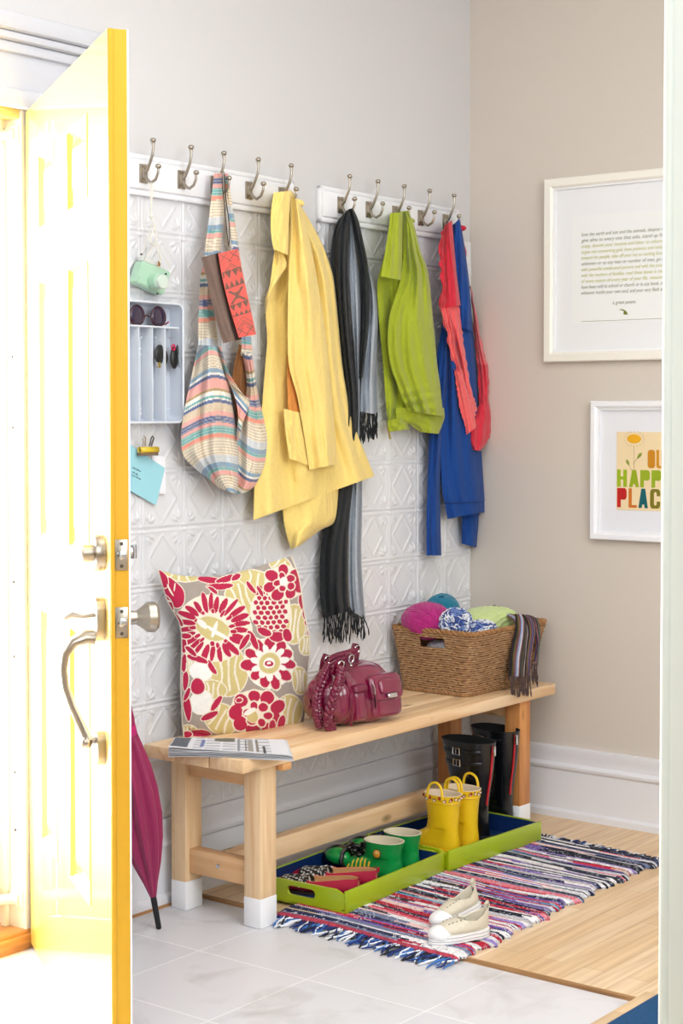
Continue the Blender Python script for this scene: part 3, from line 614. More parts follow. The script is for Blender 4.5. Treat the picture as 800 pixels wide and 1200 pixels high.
panel('bag_front_fold', B4([(206, 745), (226, 800), (236, 850), (236, 900), (234, 945)]), B4([(236, 780), (286, 812), (268, 850), (250, 900), (238, 950)]), STR, t, y0=.088, y1=.09, bulge=.010, seed=56, colf=lambda u, t, px, py: SF(py-1.2*px+30), n=70, k=30)

# ---------------- clutch with coral geometric flap, on the tote's hook
t = thing('clutch', 'brown clutch with coral geometric print flap, hanging over the striped tote', 'clutch bag', (-1.2, -.15, 1.45))
BR = cloth('brown canvas', .8, 300, .3, .15, (124, 102, 90))
panel('clutch_body', B4([(107, 305), (126, 380), (146, 470), (166, 550), (184, 607)]), B4([(172, 288), (190, 380), (212, 470), (232, 550), (248, 592)]), BR, t, y0=.118, bulge=.020, seed=61, n=60, k=40, thick=.016, wr=.0006)
panel('clutch_gusset', B4([(160, 292), (176, 380), (196, 470), (214, 550), (228, 598)]), B4([(176, 288), (196, 380), (218, 470), (236, 550), (250, 592)]), cloth('dark brown lining', .9, 200, .1, 0, (58, 42, 36)), t, y0=.140, bulge=.004, seed=62, n=40, k=16, thick=.02, wr=.0002)
def coralf(u, t, px, py):
    b = s2l((240, 98, 88)); d = s2l((120, 88, 74)); U = u; V = t*4.1
    tri = lambda x: np.abs((x % 1)-.5)*2
    m = np.zeros(u.shape, bool); a = np.abs(U-.5)*2
    dia = ((V < .55) & ((np.abs(((U*2+V*2.2) % 1)-.5) > .44) | (np.abs(((U*2-V*2.2) % 1)-.5) > .44)))
    z = V-.45*a; ch = lambda c, w: np.abs(z-c) < w
    m = dia | ch(.62, .028) | ch(.74, .022) | ch(3.25, .028) | ch(3.38, .028) | ch(3.05, .02) | ((V > 3.6) & (np.abs(((U*2+V*2) % 1)-.5) > .43)) | ((V > 3.6) & (np.abs(((U*2-V*2) % 1)-.5) > .43))
    m |= (V > .9) & (V < 1.25) & (tri(U*3) > (V-.9)/.35) | (V > 1.32) & (V < 1.62) & (tri(U*4+.5) > 1-(V-1.32)/.3)
    m |= (V > 1.72) & (V < 2.3) & (np.abs(a-np.abs(V-2.0)*2.4) < .16) | (V > 1.85) & (V < 2.15) & (a < .16)
    m |= (V > 2.34) & (V < 2.66) & (tri(U*3+.5) > (V-2.34)/.32) | (V > 2.72) & (V < 2.95) & (tri(U*4) > 1-(V-2.72)/.23)
    e = (U < .03) | (U > .97) | (t < .015) | (t > .985)
    return np.where((m & ~e)[..., None], d, b)
panel('printed_flap', B4([(167, 291), (180, 370), (200, 455), (220, 525), (239, 587)]), B4([(235, 275), (250, 345), (268, 430), (285, 505), (300, 576)]), cloth('coral print', .75, 300, .15, .1), t, y0=.152, bulge=.014, seed=63, n=260, k=90, thick=.010, wr=.0004, colf=coralf)
q = MB(); q.tube([atY(*B4([p])[0], -.085) for p in ((180, 2), (182, 60), (190, 140), (198, 220), (202, 262))], .0028, 8, flat=.45)
q.tube([atY(*B4([p])[0], -.085) for p in ((186, 2), (192, 80), (202, 160), (208, 230), (204, 262))], .0028, 8, flat=.45); q.build('wrist_strap', cloth('dark brown leather', .5, 80, .1, 0, (72, 50, 40)), t)
q = MB(); c = atY(*B4([(203, 272)])[0], -.115); q.tube([(c[0]+.007*math.cos(a), c[1], c[2]+.007*math.sin(a)) for a in np.linspace(0, 2*PI, 16, endpoint=False)], .0014, 6, closed=True); q.build('ring', METAL, t)

# ---------------- little mint green case on a white cord
t = thing('hanging_case', 'little mint green hard case hanging by a white cord from the hook nearest the door', 'case', (-1.56, -.04, 1.58))
MN = mat('mint enamel', (176, 214, 188), .3, coat=.3); CL = mat('milky clear plastic', (216, 220, 216), .25)
D8 = lambda x, y: (148+x/11.43, 280+y/11.43)
def prismpx(pts, yb, yf, m, name, parent, bev=0.):
    a = [Vector(atY(*p, yb)) for p in pts]; q = MB(); n = len(a)
    b0 = [q.b.verts.new(v) for v in a]; b1 = [q.b.verts.new(v+Vector((0, yf-yb, 0))) for v in a]
    q.b.faces.new(b0); q.b.faces.new(b1[::-1])
    for k in range(n): q.b.faces.new((b0[k], b0[(k+1) % n], b1[(k+1) % n], b1[k]))
    if bev: bmesh.ops.bevel(q.b, geom=q.b.edges[:], offset=bev, segments=2, affect='EDGES')
    return q.build(name, m, parent)
prismpx([D8(110, 300), D8(20, 590), D8(385, 760), D8(480, 455)], -.016, -.048, MN, 'case_body', t, .003)
prismpx([D8(172, 212), D8(145, 296), D8(500, 450), D8(510, 440)], -.020, -.038, CL, 'case_lid', t, .0015)
c = atY(*D8(350, 570), -.048); q = MB(); q.lathe([(.0190, 0), (.0200, .004), (.0190, .024)], T(*c) @ rot('X', 90), 30); q.build('drum', MN, t)
q = MB(); q.lathe([(.0185, 0), (.0185, .012), (.0165, .014)], T(c[0]+.004, c[1]-.022, c[2]-.002) @ rot('X', 90), 30); q.build('drum_cap', mat('pale mint cap', (206, 220, 208), .3), t)
BK = mat('matt black', (22, 22, 24), .5)
for p in ((200, 205), (530, 468), (415, 728), (440, 485)):
    c = atY(*D8(*p), -.052); MB().ball(c, .0030, sc=(1, .6, 1)).build('snap', BK, t)
q = MB(); a = atY(*D8(440, 330), -.050); q.box((a[0]-.004, a[1]-.001, a[2]-.007), (a[0]+.003, a[1]+.001, a[2]+.006)); q.build('tag', mat('tan leather', (156, 112, 60), .7), t)
CORD = mat('white cotton cord', (232, 228, 216), .9, bump=.2, bscale=400)
q = MB(); q.tube([atY(x, y, -.07) for x, y in ((177, 214), (176, 225), (177, 238), (177, 252))], .0016, 8); q.tube([atY(x, y, -.07) for x, y in ((179, 214), (178.5, 226), (177.5, 240), (177, 252))], .0016, 8)
q.ball(atY(177, 254, -.07), .0045)
q.tube([atY(x, y, -.062) for x, y in ((177, 254), (180, 262), (183, 272), (183, 282), (180, 288), (176, 284), (178, 274), (182, 264))], .0018, 8)
q.tube([atY(x, y, -.055) for x, y in ((182, 285), (185, 293), (188, 303), (187.5, 308))], .0022, 8); q.tube([atY(x, y, -.045) for x, y in ((178, 262), (172, 280), (167, 296))], .0011, 6)
q.tube([atY(x, y, -.045) for x, y in ((183, 283), (174, 298), (170, 305))], .0011, 6); q.tube([atY(x, y, -.04) for x, y in ((184, 284), (192, 300), (200, 314))], .0011, 6)
q.build('cord', CORD, t)

# ---------------- white wall organiser (a cutlery tray hung upright) with sunglasses and keys
t = thing('wall_organizer', 'white metal compartment tray hung upright on the wall left of the striped tote', 'organizer', (-1.51, 0, 1.255))
OW = mat('white epoxy metal', (226, 232, 240), .3, bump=.03)
x0, x1, z0, z1 = -1.645, -1.414, 1.262, 1.566; YF = -.046
def rrect(x0, x1, z0, z1, r, y, n=6):
    out = []
    for cx, cz, a0 in ((x1-r, z1-r, 0), (x0+r, z1-r, 90), (x0+r, z0+r, 180), (x1-r, z0+r, 270)):
        for k in range(n+1): a = math.radians(a0+90*k/n); out.append((cx+r*math.cos(a), y, cz+r*math.sin(a)))
    return out
q = MB(); q.tube(rrect(x0, x1, z0, z1, .018, YF), .0028, 8, closed=True)
r1 = rrect(x0, x1, z0, z1, .018, YF+.001); r2 = rrect(x0+.008, x1-.008, z0+.008, z1-.008, .014, -.008); n = len(r1)
va = [q.b.verts.new(v) for v in r1]; vb = [q.b.verts.new(v) for v in r2]
for k in range(n): q.b.faces.new((va[k], va[(k+1) % n], vb[(k+1) % n], vb[k]))
q.b.faces.new(vb); q.build('tray_shell', mat('pale grey blue metal', (196, 204, 216), .35, bump=.04), t)
q = MB(); q.tube(rrect(x0-.001, x1+.001, z0-.001, z1+.001, .019, YF-.001), .0030, 8, closed=True); q.build('rim', OW, t)
ZS = 1.505
MB().box((x0+.004, YF-.002, ZS-.0022), (x1-.014, -.008, ZS+.0022), .001).build('shelf', OW, t)
for x in (-1.575, -1.527, -1.480):
    MB().box((x-.0012, YF-.002, z0+.002), (x+.0012, -.010, ZS-.001), .0005).build('divider', OW, t)
for px, py in ((180, 393), (203, 396), (163, 393)):
    c = atY(px, py, -.018); MB().tube([(c[0]-.012, c[1]+.006, c[2]), (c[0], c[1], c[2]), (c[0]+.004, c[1]-.002, c[2]-.006), (c[0]+.008, c[1]-.003, c[2]+.001)], .0011, 6).build('key_hook', CHROME, t)
# sunglasses
t = thing('sunglasses', 'dark sunglasses with pink patterned frame lying on the shelf of the white organizer', 'sunglasses', (-1.55, -.035, ZS+.0022))
LN = mat('dark violet lens', (46, 36, 62), .08, coat=.6); FR = mat('black and pink frame', (64, 20, 34), .3)
for px, ry in ((160.5, 0), (185.5, 0)):
    c = Vector(atY(px, 373.5, -.040)); c.z = ZS+.0272
    e = [(.0255*math.cos(a)*(1-.10*math.sin(a)), .0245*math.sin(a)) for a in np.linspace(0, 2*PI, 28, endpoint=False)]
    MB().tube([c+Vector((x, 0, z)) for x, z in e], .0024, 8, closed=True).build('frame_rim', FR, t)
    g = MB(); g.ball(c, .0240, sc=(1.03, .22, .97), u=24, v=14); g.build('lens', LN, t)
c1 = Vector(atY(172, 368, -.041)); c1.z = ZS+.027
MB().tube([c1+Vector((-.008, 0, -.002)), c1+Vector((0, 0, .002)), c1+Vector((.008, 0, -.002))], .0022, 8).build('bridge', FR, t)
for px, s in ((150.5, -1), (197, 1)):
    c = Vector(atY(px, 378, -.040)); c.z = ZS+.014; MB().tube([c, c+Vector((.004*s, .012, -.004)), c+Vector((-.01*s, .028, -.0085))], [.004, .003, .002], 8, flat=.5).build('temple', FR if s < 0 else mat('coral frame arm', (176, 40, 66), .3), t)
# keys
KM = mat('black key plastic', (22, 24, 24), .35); BRS = mat('brass', (190, 170, 70), .35, 1.)
t = thing('car_keys', 'black key fob with brass keys hanging behind the middle bar of the organizer', 'keys', (-1.50, -.03, 1.42), 'key rings in the organizer')
q = MB(); c = Vector(atY(187.5, 415, -.036)); q.ball(c, .021, sc=(1.0, .30, 1.15)); q.build('key_fob', KM, t)
q = MB(); c2 = Vector(atY(191, 419, -.030)); q.ball(c2, .018, sc=(1.0, .3, 1.25)); q.build('key_fob', KM, t)
q = MB(); c3 = Vector(atY(186.5, 404, -.034)); q.tube([c3+Vector((.006*math.cos(a), 0, .008*math.sin(a))) for a in np.linspace(0, 2*PI, 16, endpoint=False)], .0010, 6, closed=True); q.build('key_ring', CHROME, t)
for px, m in ((184, CHROME), (187, BRS)):
    c = Vector(atY(px, 427, -.042)); q = MB(); q.box((c.x-.003, c.y-.001, c.z-.009), (c.x+.003, c.y+.001, c.z+.006), .0006); q.build('key', m, t)
t = thing('car_keys', 'black car key with long blade and pink ring hanging at the right of the organizer', 'keys', (-1.45, -.03, 1.40), 'key rings in the organizer')
c = Vector(atY(204, 419, -.036)); MB().ball(c, .017, sc=(.85, .40, 1.75)).build('key_fob', KM, t)
c = Vector(atY(210, 411, -.030)); MB().ball(c, .015, sc=(.8, .40, 1.35)).build('key_fob', KM, t)
c = Vector(atY(203, 407, -.045)); MB().tube([c+Vector((.006*math.cos(a), 0, .007*math.sin(a))) for a in np.linspace(0, 2*PI, 14, endpoint=False)], .0022, 6, closed=True).build('key_ring', mat('pink ring', (206, 28, 84), .4), t)
a, b = Vector(atY(208.5, 420, -.036)), Vector(atY(211.5, 437, -.036)); MB().tube([a, b], [.0024, .0018], 6, flat=.4).build('key', mat('worn key steel', (150, 146, 136), .35, 1.), t)

# ---------------- yellow clip and notes
N3 = lambda x, y: (148+x/10.91, 490+y/10.91)
t = thing('bulldog_clip', 'yellow roll clip with silver handles holding notes on the wall under the organizer', 'clip', (-1.53, -.03, 1.20))
a, b = Vector(atY(*N3(165, 410), -.030)), Vector(atY(*N3(400, 410), -.030)); b.z = a.z
CY = mat('yellow clip enamel', (226, 196, 40), .3, coat=.4)
q = MB(); prof = [(.0085*math.sin(x), .0085*math.cos(x)) for x in np.linspace(-2.5, 2.5, 22)]
rr = []
for e in (a, b): rr.append([q.b.verts.new((e.x, e.y-y*1.0*.8, e.z+z)) for y, z in [(p[0], p[1]) for p in prof]])
for k in range(len(prof)-1): q.b.faces.new((rr[0][k], rr[0][k+1], rr[1][k+1], rr[1][k]))
o = q.build('clip_roll', CY, t)
sm = o.modifiers.new('s', 'SOLIDIFY'); sm.thickness = .0012
MB().box((a.x-.003, a.y-.006, a.z-.014), (b.x-.003, a.y+.006, a.z-.0065), .001).build('clip_jaw', mat('bronze jaw', (140, 118, 96), .4, .6), t)
for px, lean, m in ((168.5, -.002, CHROME), (176, .005, mat('dark steel', (120, 116, 110), .3, 1.))):
    c = Vector(atY(px, 523, -.034)); MB().tube([c+Vector((-.004, 0, 0)), c+Vector((-.0035+lean*.4, -.002, .010)), c+Vector((-.005+lean, -.003, .020)), c+Vector((lean, -.003, .026)), c+Vector((.005+lean, -.003, .020)), c+Vector((.0035+lean*.4, -.002, .010)), c+Vector((.004, 0, 0))], .0021, 8).build('clip_handle', m, t)
PW = mat('white note paper', (242, 243, 248), .85); PB = mat('pale blue note paper', (160, 216, 228), .85)
o = prismpx([N3(330, 478), N3(500, 490), N3(500, 972), N3(300, 945)], -.012, -.0126, PW, 'note', None); tag(o, 'white paper note behind the blue note under the yellow clip', 'note')
t = thing('note', 'pale blue handwritten note tilted under the yellow clip', 'note', (-1.55, -.016, 1.10))
prismpx([N3(-60, 250), N3(130, 400), N3(492, 640), N3(378, 1115), N3(-90, 850)], -.0152, -.0158, PB, 'paper', t)
INK = mat('dark ink', (70, 92, 100), .8)
for s_, x, y, w_ in (('Susan Edward', 75, 640, .033), ('1 PM  coffee', 72, 700, .022), ('Thyme  Oak  Lane', 70, 738, .034)):
    p = atY(*N3(x, y), -.0163); ang = -20
    M = T(*p) @ rot('Y', -ang*-1) @ Matrix(((1, 0, 0, 0), (0, 0, -1, 0), (0, 1, 0, 0), (0, 0, 0, 1)))
    M = T(*p) @ Matrix.Rotation(math.radians(-ang), 4, 'Y') @ rot('X', 90)
    text('handwriting', s_, .0075, M, INK, t, .0001, shear=.35, fit=w_)

# ================================================================ framed pictures on the right wall
FRW = mat('ivory picture frame', (238, 235, 226), .4); MATB = mat('white mat board', (232, 233, 236), .8)
def frame(t, y0, y1, z0, z1, fw, fm, mb):
    q = MB(); d = .030; rings = []
    for x, i in ((-.001, 0), (-d+.004, 0), (-d, .003), (-d, fw-.006), (-d+.005, fw), (-.001, fw)):
        rings.append([q.b.verts.new((x, y, z)) for y, z in ((y0-i, z0+i), (y1+i, z0+i), (y1+i, z1-i), (y0-i, z1-i))])
    for k in range(6):
        A_, B_ = rings[k], rings[(k+1) % 6]
        for j in range(4): q.b.faces.new((A_[j], A_[(j+1) % 4], B_[(j+1) % 4], B_[j]))
    q.build('frame', fm, t)
    q = MB(); e = fw; w2 = .006
    q.box((-.022, y1+e, z0+e+w2), (-.0115, y1+e+w2, z1-e-w2)); q.box((-.022, y0-e-w2, z0+e+w2), (-.0115, y0-e, z1-e-w2)); q.box((-.022, y1+e, z0+e), (-.0115, y0-e, z0+e+w2)); q.box((-.022, y1+e, z1-e-w2), (-.0115, y0-e, z1-e))
    q.build('inner_fillet', WHITE, t)
    MB().box((-.012, y1+fw*.5, z0+fw*.5), (-.001, y0-fw*.5, z1-fw*.5)).build('mat_board', mb, t)
WALLR = Matrix(((0, 0, -1, 0), (-1, 0, 0, 0), (0, 1, 0, 0), (0, 0, 0, 1)))
t = thing('picture_frame', 'larger ivory framed print of a long quotation, upper one on the right wall', 'picture', (0, -.58, 1.446))
frame(t, -.297, -.865, 1.446, 2.021, .030, FRW, MATB)
MB().box((-.0135, -.770, 1.565), (-.0115, -.392, 1.898), 0).build('print_sheet', mat('print paper', (234, 236, 236), .8), t)
lines = ['love the earth and sun and the animals, despise riches,', 'give alms to every one that asks, stand up for the', 'crazy, devote your income and labor to others, hate', 'argue not concerning god, have patience and indulgence', 'toward the people, take off your hat to nothing known or', 'unknown or to any man or number of men, go freely', 'with powerful uneducated persons and with the young and', 'with the mothers of families, read these leaves in the open', 'of every season of every year of your life, reexamine all', 'have been told at school or church or in any book, dismiss', 'whatever insults your own soul, and your very flesh shall be']
TI = mat('olive grey ink', (120, 122, 92), .8); TI2 = mat('yellow green ink', (176, 178, 70), .8)
for i, s_ in enumerate(lines):
    z = 1.835-.0181*i
    text('text_line', s_, .016, T(-.0138, -.425, z) @ WALLR, TI if i in (0, 1, 5, 9, 10) else TI2, t, .0001, shear=.25, fit=.31)
text('text_line', 'a great poem.', .016, T(-.0138, -.535, 1.620) @ WALLR, TI, t, .0001, shear=.3, fit=.080)
q = MB(); cy, cz = -.575, 1.594
q.tube([(-.0138, cy+.016, cz+.008), (-.0138, cy+.006, cz+.008), (-.0138, cy-.004, cz+.002), (-.0138, cy-.012, cz-.008)], [.001, .002, .003, .001], 6, flat=.3, upv=(0, 0, 1)); q.ball((-.0138, cy-.004, cz-.003), .006, sc=(.1, 1.2, .8))
q.build('ornament', mat('olive green ink', (118, 128, 52), .8), t)
MB().box((-.0137, -.735, 1.570), (-.0133, -.425, 1.5712)).build('rule', TI, t)
GL = mat('picture glass', (255, 255, 255), .03, trans=1., spec=.5)

t = thing('picture_frame', 'smaller white framed OUR HAPPY PLACE flower print, lower one on the right wall', 'picture', (0, -.64, .894))
frame(t, -.466, -.835, .894, 1.323, .022, mat('white picture frame', (236, 237, 242), .35), mat('cool white mat board', (226, 227, 233), .8))
a, b = atX(725, 506), atX(725, 597); ZT, ZB = a[2], b[2]; YL = a[1]
MB().box((-.0140, YL-.225, ZB), (-.0115, YL, ZT)).build('print_sheet', mat('cream print paper', (234, 212, 170), .8), t)
def W(px, py): p = atX(px, py, -.0145); return p[1], p[2]
E7 = lambda x, y: (700+x/8.57, 480+y/8.57)
def letter(ch, x, y0, y1, w, c):
    """block letter: polygons in a unit cell; x, y in photo pixels"""
    P = {'H': [[(0, 0), (.36, 0), (.36, .40), (.64, .40), (.64, 0), (1, 0), (1, 1), (.64, 1), (.64, .58), (.36, .58), (.36, 1), (0, 1)]],
         'A': [[(0, 1), (.30, 0), (.70, 0), (1, 1), (.66, 1), (.60, .82), (.40, .82), (.34, 1)]],
         'P': [[(0, 0), (.8, 0), (.95, .06), (1, .18), (1, .44), (.92, .56), (.78, .60), (.38, .60), (.38, 1), (0, 1)]],
         'L': [[(0, 0), (.38, 0), (.38, .86), (1, .86), (1, 1), (0, 1)]],
         'C': [[(.2, 0), (.8, 0), (.96, .07), (1, .2), (1, .36), (.66, .36), (.66, .2), (.5, .14), (.38, .22), (.38, .78), (.5, .86), (.66, .8), (.66, .64), (1, .64), (1, .8), (.94, .94), (.8, 1), (.2, 1), (.06, .94), (0, .8), (0, .2), (.06, .06)]],
         'E': [[(0, 0), (1, 0), (1, .16), (.38, .16), (.38, .42), (.9, .42), (.9, .58), (.38, .58), (.38, .84), (1, .84), (1, 1), (0, 1)]],
         'O': [[(.25, 0), (.75, 0), (.92, .06), (1, .16), (1, .84), (.92, .94), (.75, 1), (.25, 1), (.08, .94), (0, .84), (0, .16), (.08, .06)]],
         'U': [[(0, 0), (.36, 0), (.36, .84), (.5, .9), (.64, .84), (.64, 0), (1, 0), (1, .85), (.9, .96), (.75, 1), (.25, 1), (.1, .96), (0, .85)]],
         'R': [[(0, 0), (.8, 0), (1, .14), (1, .42), (.85, .54), (1, 1), (.66, 1), (.5, .6), (.38, .6), (.38, 1), (0, 1)]],
         'Y': [[(0, 0), (.36, 0), (.5, .3), (.64, 0), (1, 0), (.68, .55), (.68, 1), (.32, 1), (.32, .55)]]}[ch]
    for poly in P:
        q = MB(); vs = []
        for lx, ly in poly:
            Y_ = YL-(x)-lx*w; Z_ = y0+(y1-y0)*ly; vs.append((Y_, Z_))
        f = [q.b.verts.new((-.0148, y, z)) for y, z in vs]; g = [q.b.verts.new((-.0138, y, z)) for y, z in vs]; n = len(vs)
        q.b.faces.new(f); q.b.faces.new(g[::-1])
        for k in range(n): q.b.faces.new((f[k], f[(k+1) % n], g[(k+1) % n], g[k]))
        q.b.normal_update(); bmesh.ops.triangulate(q.b, faces=[x for x in q.b.faces if len(x.verts) > 4])
        q.build('letter', mat('letter ink %d %d %d' % c, c, .8), t, smooth=False)
HZ = ZT-ZB; yy = lambda py: ZT-(py-506)/(597-506)*HZ; pw = (YL-atX(775, 550)[1])/(775-725.)
for ch, x, w_, c in (('H', 0.8, 11.5, (150, 176, 20)), ('A', 15, 11.5, (148, 168, 16)), ('P', 28, 11, (150, 170, 24)), ('P', 41, 11, (146, 168, 22)), ('Y', 54, 11, (150, 170, 24))):
    letter(ch, x*pw, yy(550), yy(570), w_*pw, c)
for ch, x, w_, c in (('P', 1, 11, (186, 18, 14)), ('L', 14.5, 9.5, (196, 108, 20)), ('A', 26, 11, (0, 92, 100)), ('C', 39.5, 11.5, (122, 112, 16)), ('E', 53, 10, (186, 40, 20))):
    letter(ch, x*pw, yy(571.5), yy(594), w_*pw, c)
for ch, x, c in (('O', 36.5, (200, 132, 16)), ('U', 46.5, (204, 140, 20)), ('R', 57, (200, 132, 16))): letter(ch, x*pw, yy(526.5), yy(547.5), 8.4*pw, c)
def at2(px, py, x=-.0146): return Vector((x, YL-(px-725)*pw, yy(py)))
q = MB(); c = at2(745.5, 514); q.ball(c, .001, sc=(.6, 24, 14)); q.build('sunflower_centre', mat('sunflower yellow', (232, 170, 20), .8), t)
q = MB(); BRN = mat('thin brown ink', (150, 116, 70), .8)
q.tube([at2(745.5, 522), at2(745.8, 534), at2(745.5, 550)], .0005, 5); q.tube([at2(744.5, 543), at2(748, 538), at2(751, 535)], .0005, 5); q.tube([at2(743, 551), at2(740, 545)], .0005, 5)
for k in range(20):
    a = 2*PI*k/20; p = c+Vector((0, .030*math.cos(a), .019*math.sin(a))); p2 = c+Vector((0, .037*math.cos(a), .026*math.sin(a))); q.tube([p, p2], .0005, 4)
q.build('flower_drawing', BRN, t)
for p0, p1 in (((749, 537), (754.5, 530)), ((740, 545), (736.5, 538))):
    q = MB(); a, b = at2(*p0), at2(*p1); q.tube([a, (a*2+b)/3, (a+b*2)/3, b], [.0008, .004, .005, .001], 8, flat=.2, upv=(0, 0, 1)); q.build('leaf', mat('leaf green', (140, 150, 50), .8), t)
# ================================================================ bench
PINE = wood('pale pine', (242, 212, 172), (222, 178, 126), 0, .8, .45)
PINEr = wood('shade-reddened pine upright', (214, 150, 88), (186, 118, 62), 2, .8, .42)  # darker, redder pine paints the shade on the right legs
PINEz = wood('pale pine upright', (240, 210, 168), (220, 176, 124), 2, .8, .45)
PINEo = wood('orange pine', (226, 172, 112), (196, 136, 78), 0, .8, .42)
PINEy = wood('pale pine crosswise', (232, 190, 142), (210, 160, 108), 1, .8, .45)
WD = mat('white dipped paint', (240, 241, 244), .45)
t = thing('bench', 'long pine slatted bench with white dipped feet standing along the panelled wall', 'bench', (-.82, -.2, 0))
SX0, SX1, SZ = -1.552, -.070, .440
for i, (a, b) in enumerate(((-.372, -.262), (-.258, -.150), (-.146, -.036))):
    MB().box((SX0, a, SZ-.034), (SX1, b, SZ), .003).build('seat_plank', PINE, t)
for x0_, zf in ((-1.466, 0.), (-.252, FZ)):
    for y0_, y1_ in ((-.354, -.300), (-.100, -.050)):
        g = MB().box((x0_, y0_, zf+.074), (x0_+.062, y1_, SZ-.034), .002).build('leg', PINEz if x0_ < -1 else PINEr, t)
        MB().box((x0_-.0008, y0_-.0008, zf+.0005), (x0_+.0628, y1_+.0008, zf+.0745), .002).build('white_foot', WD, g)
    MB().box((x0_+.012, -.300, SZ-.090), (x0_+.050, -.100, SZ-.034), .002).build('cross_rail', PINEy, t)
    e = MB().box((x0_+.014, -.300, .097), (x0_+.050, -.100, .160), .002).build('end_stretcher', PINEy, t)
    if x0_ < -1: MB().lathe([(.006, 0), (.006, .004), (.004, .005)], T(x0_+.014, -.202, .131) @ rot('Y', -90), 16).build('bolt_head', CHROME, e)
MB().box((-1.416, -.219, .106), (-.238, -.181, .162), .002).build('long_stretcher', PINE, t)
MB().box((-1.40, -.372, SZ-.052), (-1.365, -.340, SZ-.034), .002).build('batten', PINEo, t)

# ================================================================ floral cushion
def pillow():
    t = thing('cushion', 'square floral cushion in crimson, olive and white standing on the left of the bench', 'cushion', (-1.27, -.12, SZ))
    n = 300; P = lambda x, y: (170+x/3.81, 640+y/3.81)
    u = np.linspace(0, 1, n)[None, :]; v = np.linspace(0, 1, n)[:, None]
    left = crom([P(55, 105), P(95, 240), P(150, 345), P(160, 450), P(156, 600), P(162, 760), P(170, 858)], n)
    right = crom([P(655, 43), P(690, 140), P(712, 290), P(738, 430), P(728, 560), P(718, 700), P(706, 806)], n)
    top = crom([P(55, 105), P(170, 132), P(330, 132), P(480, 98), P(655, 43)], n); bot = crom([P(170, 858), P(300, 868), P(460, 862), P(600, 838), P(706, 806)], n)
    C00, C10, C01, C11 = left[0], right[0], left[-1], right[-1]
    Q = (1-v)[..., None]*top[None] + v[..., None]*bot[None] + (1-u)[..., None]*left[:, None]+u[..., None]*right[:, None] - ((1-u)*(1-v))[..., None]*C00 - (u*(1-v))[..., None]*C10 - ((1-u)*v)[..., None]*C01 - (u*v)[..., None]*C11
    seam = .045+.115*u+.020*v*(1-u)
    bl = .062*(np.clip(4*u*(1-u), 0, 1)*np.clip(4*v*(1-v), 0, 1))**.5*(.82+.3*v)
    wr = .004*np.sin(9*u+5*v+1)*np.sin(4*v+2*u)*np.clip(bl/.03, 0, 1)
    crease = -.010*np.exp(-((v-.93-.03*np.sin(4*u))/.018)**2)*(u > .05)*(u < .6)
    Fr = atY(Q[..., 0], Q[..., 1], -(seam+bl*.75+wr+crease)); Bk = atY(Q[..., 0], Q[..., 1], -np.maximum(seam-bl*.6, .012))
    px, py = Q[..., 0], Q[..., 1]; X, Y = (px-170)*3.81, (py-640)*3.81
    rng = np.random.RandomState(3)
    X = X+3*np.sin(Y/37.)+2*np.sin(X/19.+Y/23.); Y = Y+3*np.sin(X/31.)
    RED, OL, CRM, WHT, TP = [s2l(c) for c in ((186, 22, 70), (212, 196, 132), (240, 232, 214), (246, 244, 238), (168, 156, 146))]
    c = np.ones(X.shape+(3,))*TP
    def put(m, k): c[m] = k
    def ell(cx, cy, rx, ry, a=0.):
        a = math.radians(a); dx, dy = X-cx, Y-cy; p = dx*math.cos(a)+dy*math.sin(a); q = -dx*math.sin(a)+dy*math.cos(a); return (p/rx)**2+(q/ry)**2
    def blob(cx, cy, rx, ry, a, k, out=6, oc=None):
        if out: put(ell(cx, cy, rx+out, ry+out, a) < 1, CRM if oc is None else oc)
        put(ell(cx, cy, rx, ry, a) < 1, k)
    def petals(cx, cy, r0, r1, n_, w_, k, sx=1., sy=1., ph=0., jit=.1, out=5):
        L_ = []
        for i in range(n_):
            a = 2*PI*i/n_+ph+rng.uniform(-jit, jit)*.5; q0, q1 = r0*(1+rng.uniform(-.08, .08)), r1*(1+rng.uniform(-.12, .1))
            rm = (q0+q1)/2; x, y = cx+rm*math.cos(a)*sx, cy+rm*math.sin(a)*sy; L_.append((x, y, (q1-q0)/2, w_*rng.uniform(.85, 1.15), math.degrees(math.atan2(math.sin(a)*sy, math.cos(a)*sx))))
        for e in L_: put(ell(e[0], e[1], e[2]+out, e[3]+out, e[4]) < 1, CRM)
        for e in L_: put(ell(*e) < 1, k)
    def pod(cx, cy, rx, ry, a):
        blob(cx, cy, rx, ry, a, OL, 5)
        for k in (-.35, 0.02, .38):
            aa = math.radians(a); dx, dy = X-cx, Y-cy; p = dx*math.cos(aa)+dy*math.sin(aa); q = -dx*math.sin(aa)+dy*math.cos(aa)
            put((np.abs(p-rx*k*(1+.6*(q/ry)**2)) < 4.5) & (q > -ry*.8) & (q < ry*.8) & (np.abs(p) < rx*.8), CRM)
    # olive pods and leaves
    pod(430, 235, 72, 88, -20); pod(665, 350, 48, 88, 8); pod(372, 560, 84, 108, 0); pod(340, 770, 78, 66, 30); pod(640, 740, 62, 74, 10); pod(500, 150, 90, 40, 10); pod(610, 90, 60, 34, 40); pod(720, 440, 34, 42, 0); pod(200, 520, 30, 50, 0); pod(150, 130, 90, 22, 10); pod(690, 600, 34, 60, 0)
    pod(190, 830, 40, 30, 0); pod(300, 640, 60, 40, 0)
    # crimson dot patch
    put((ell(562, 285, 92, 108, 0) < 1), CRM)
    for r in range(10):
        for q in range(-4, 5):
            x, y = 562+q*27+(13.5 if r % 2 else 0), 185+r*22
            if abs(x-562) < 78-abs(y-280)*.12: put(ell(x, y, 11, 10, 20*((r+q) % 3)) < 1, RED)
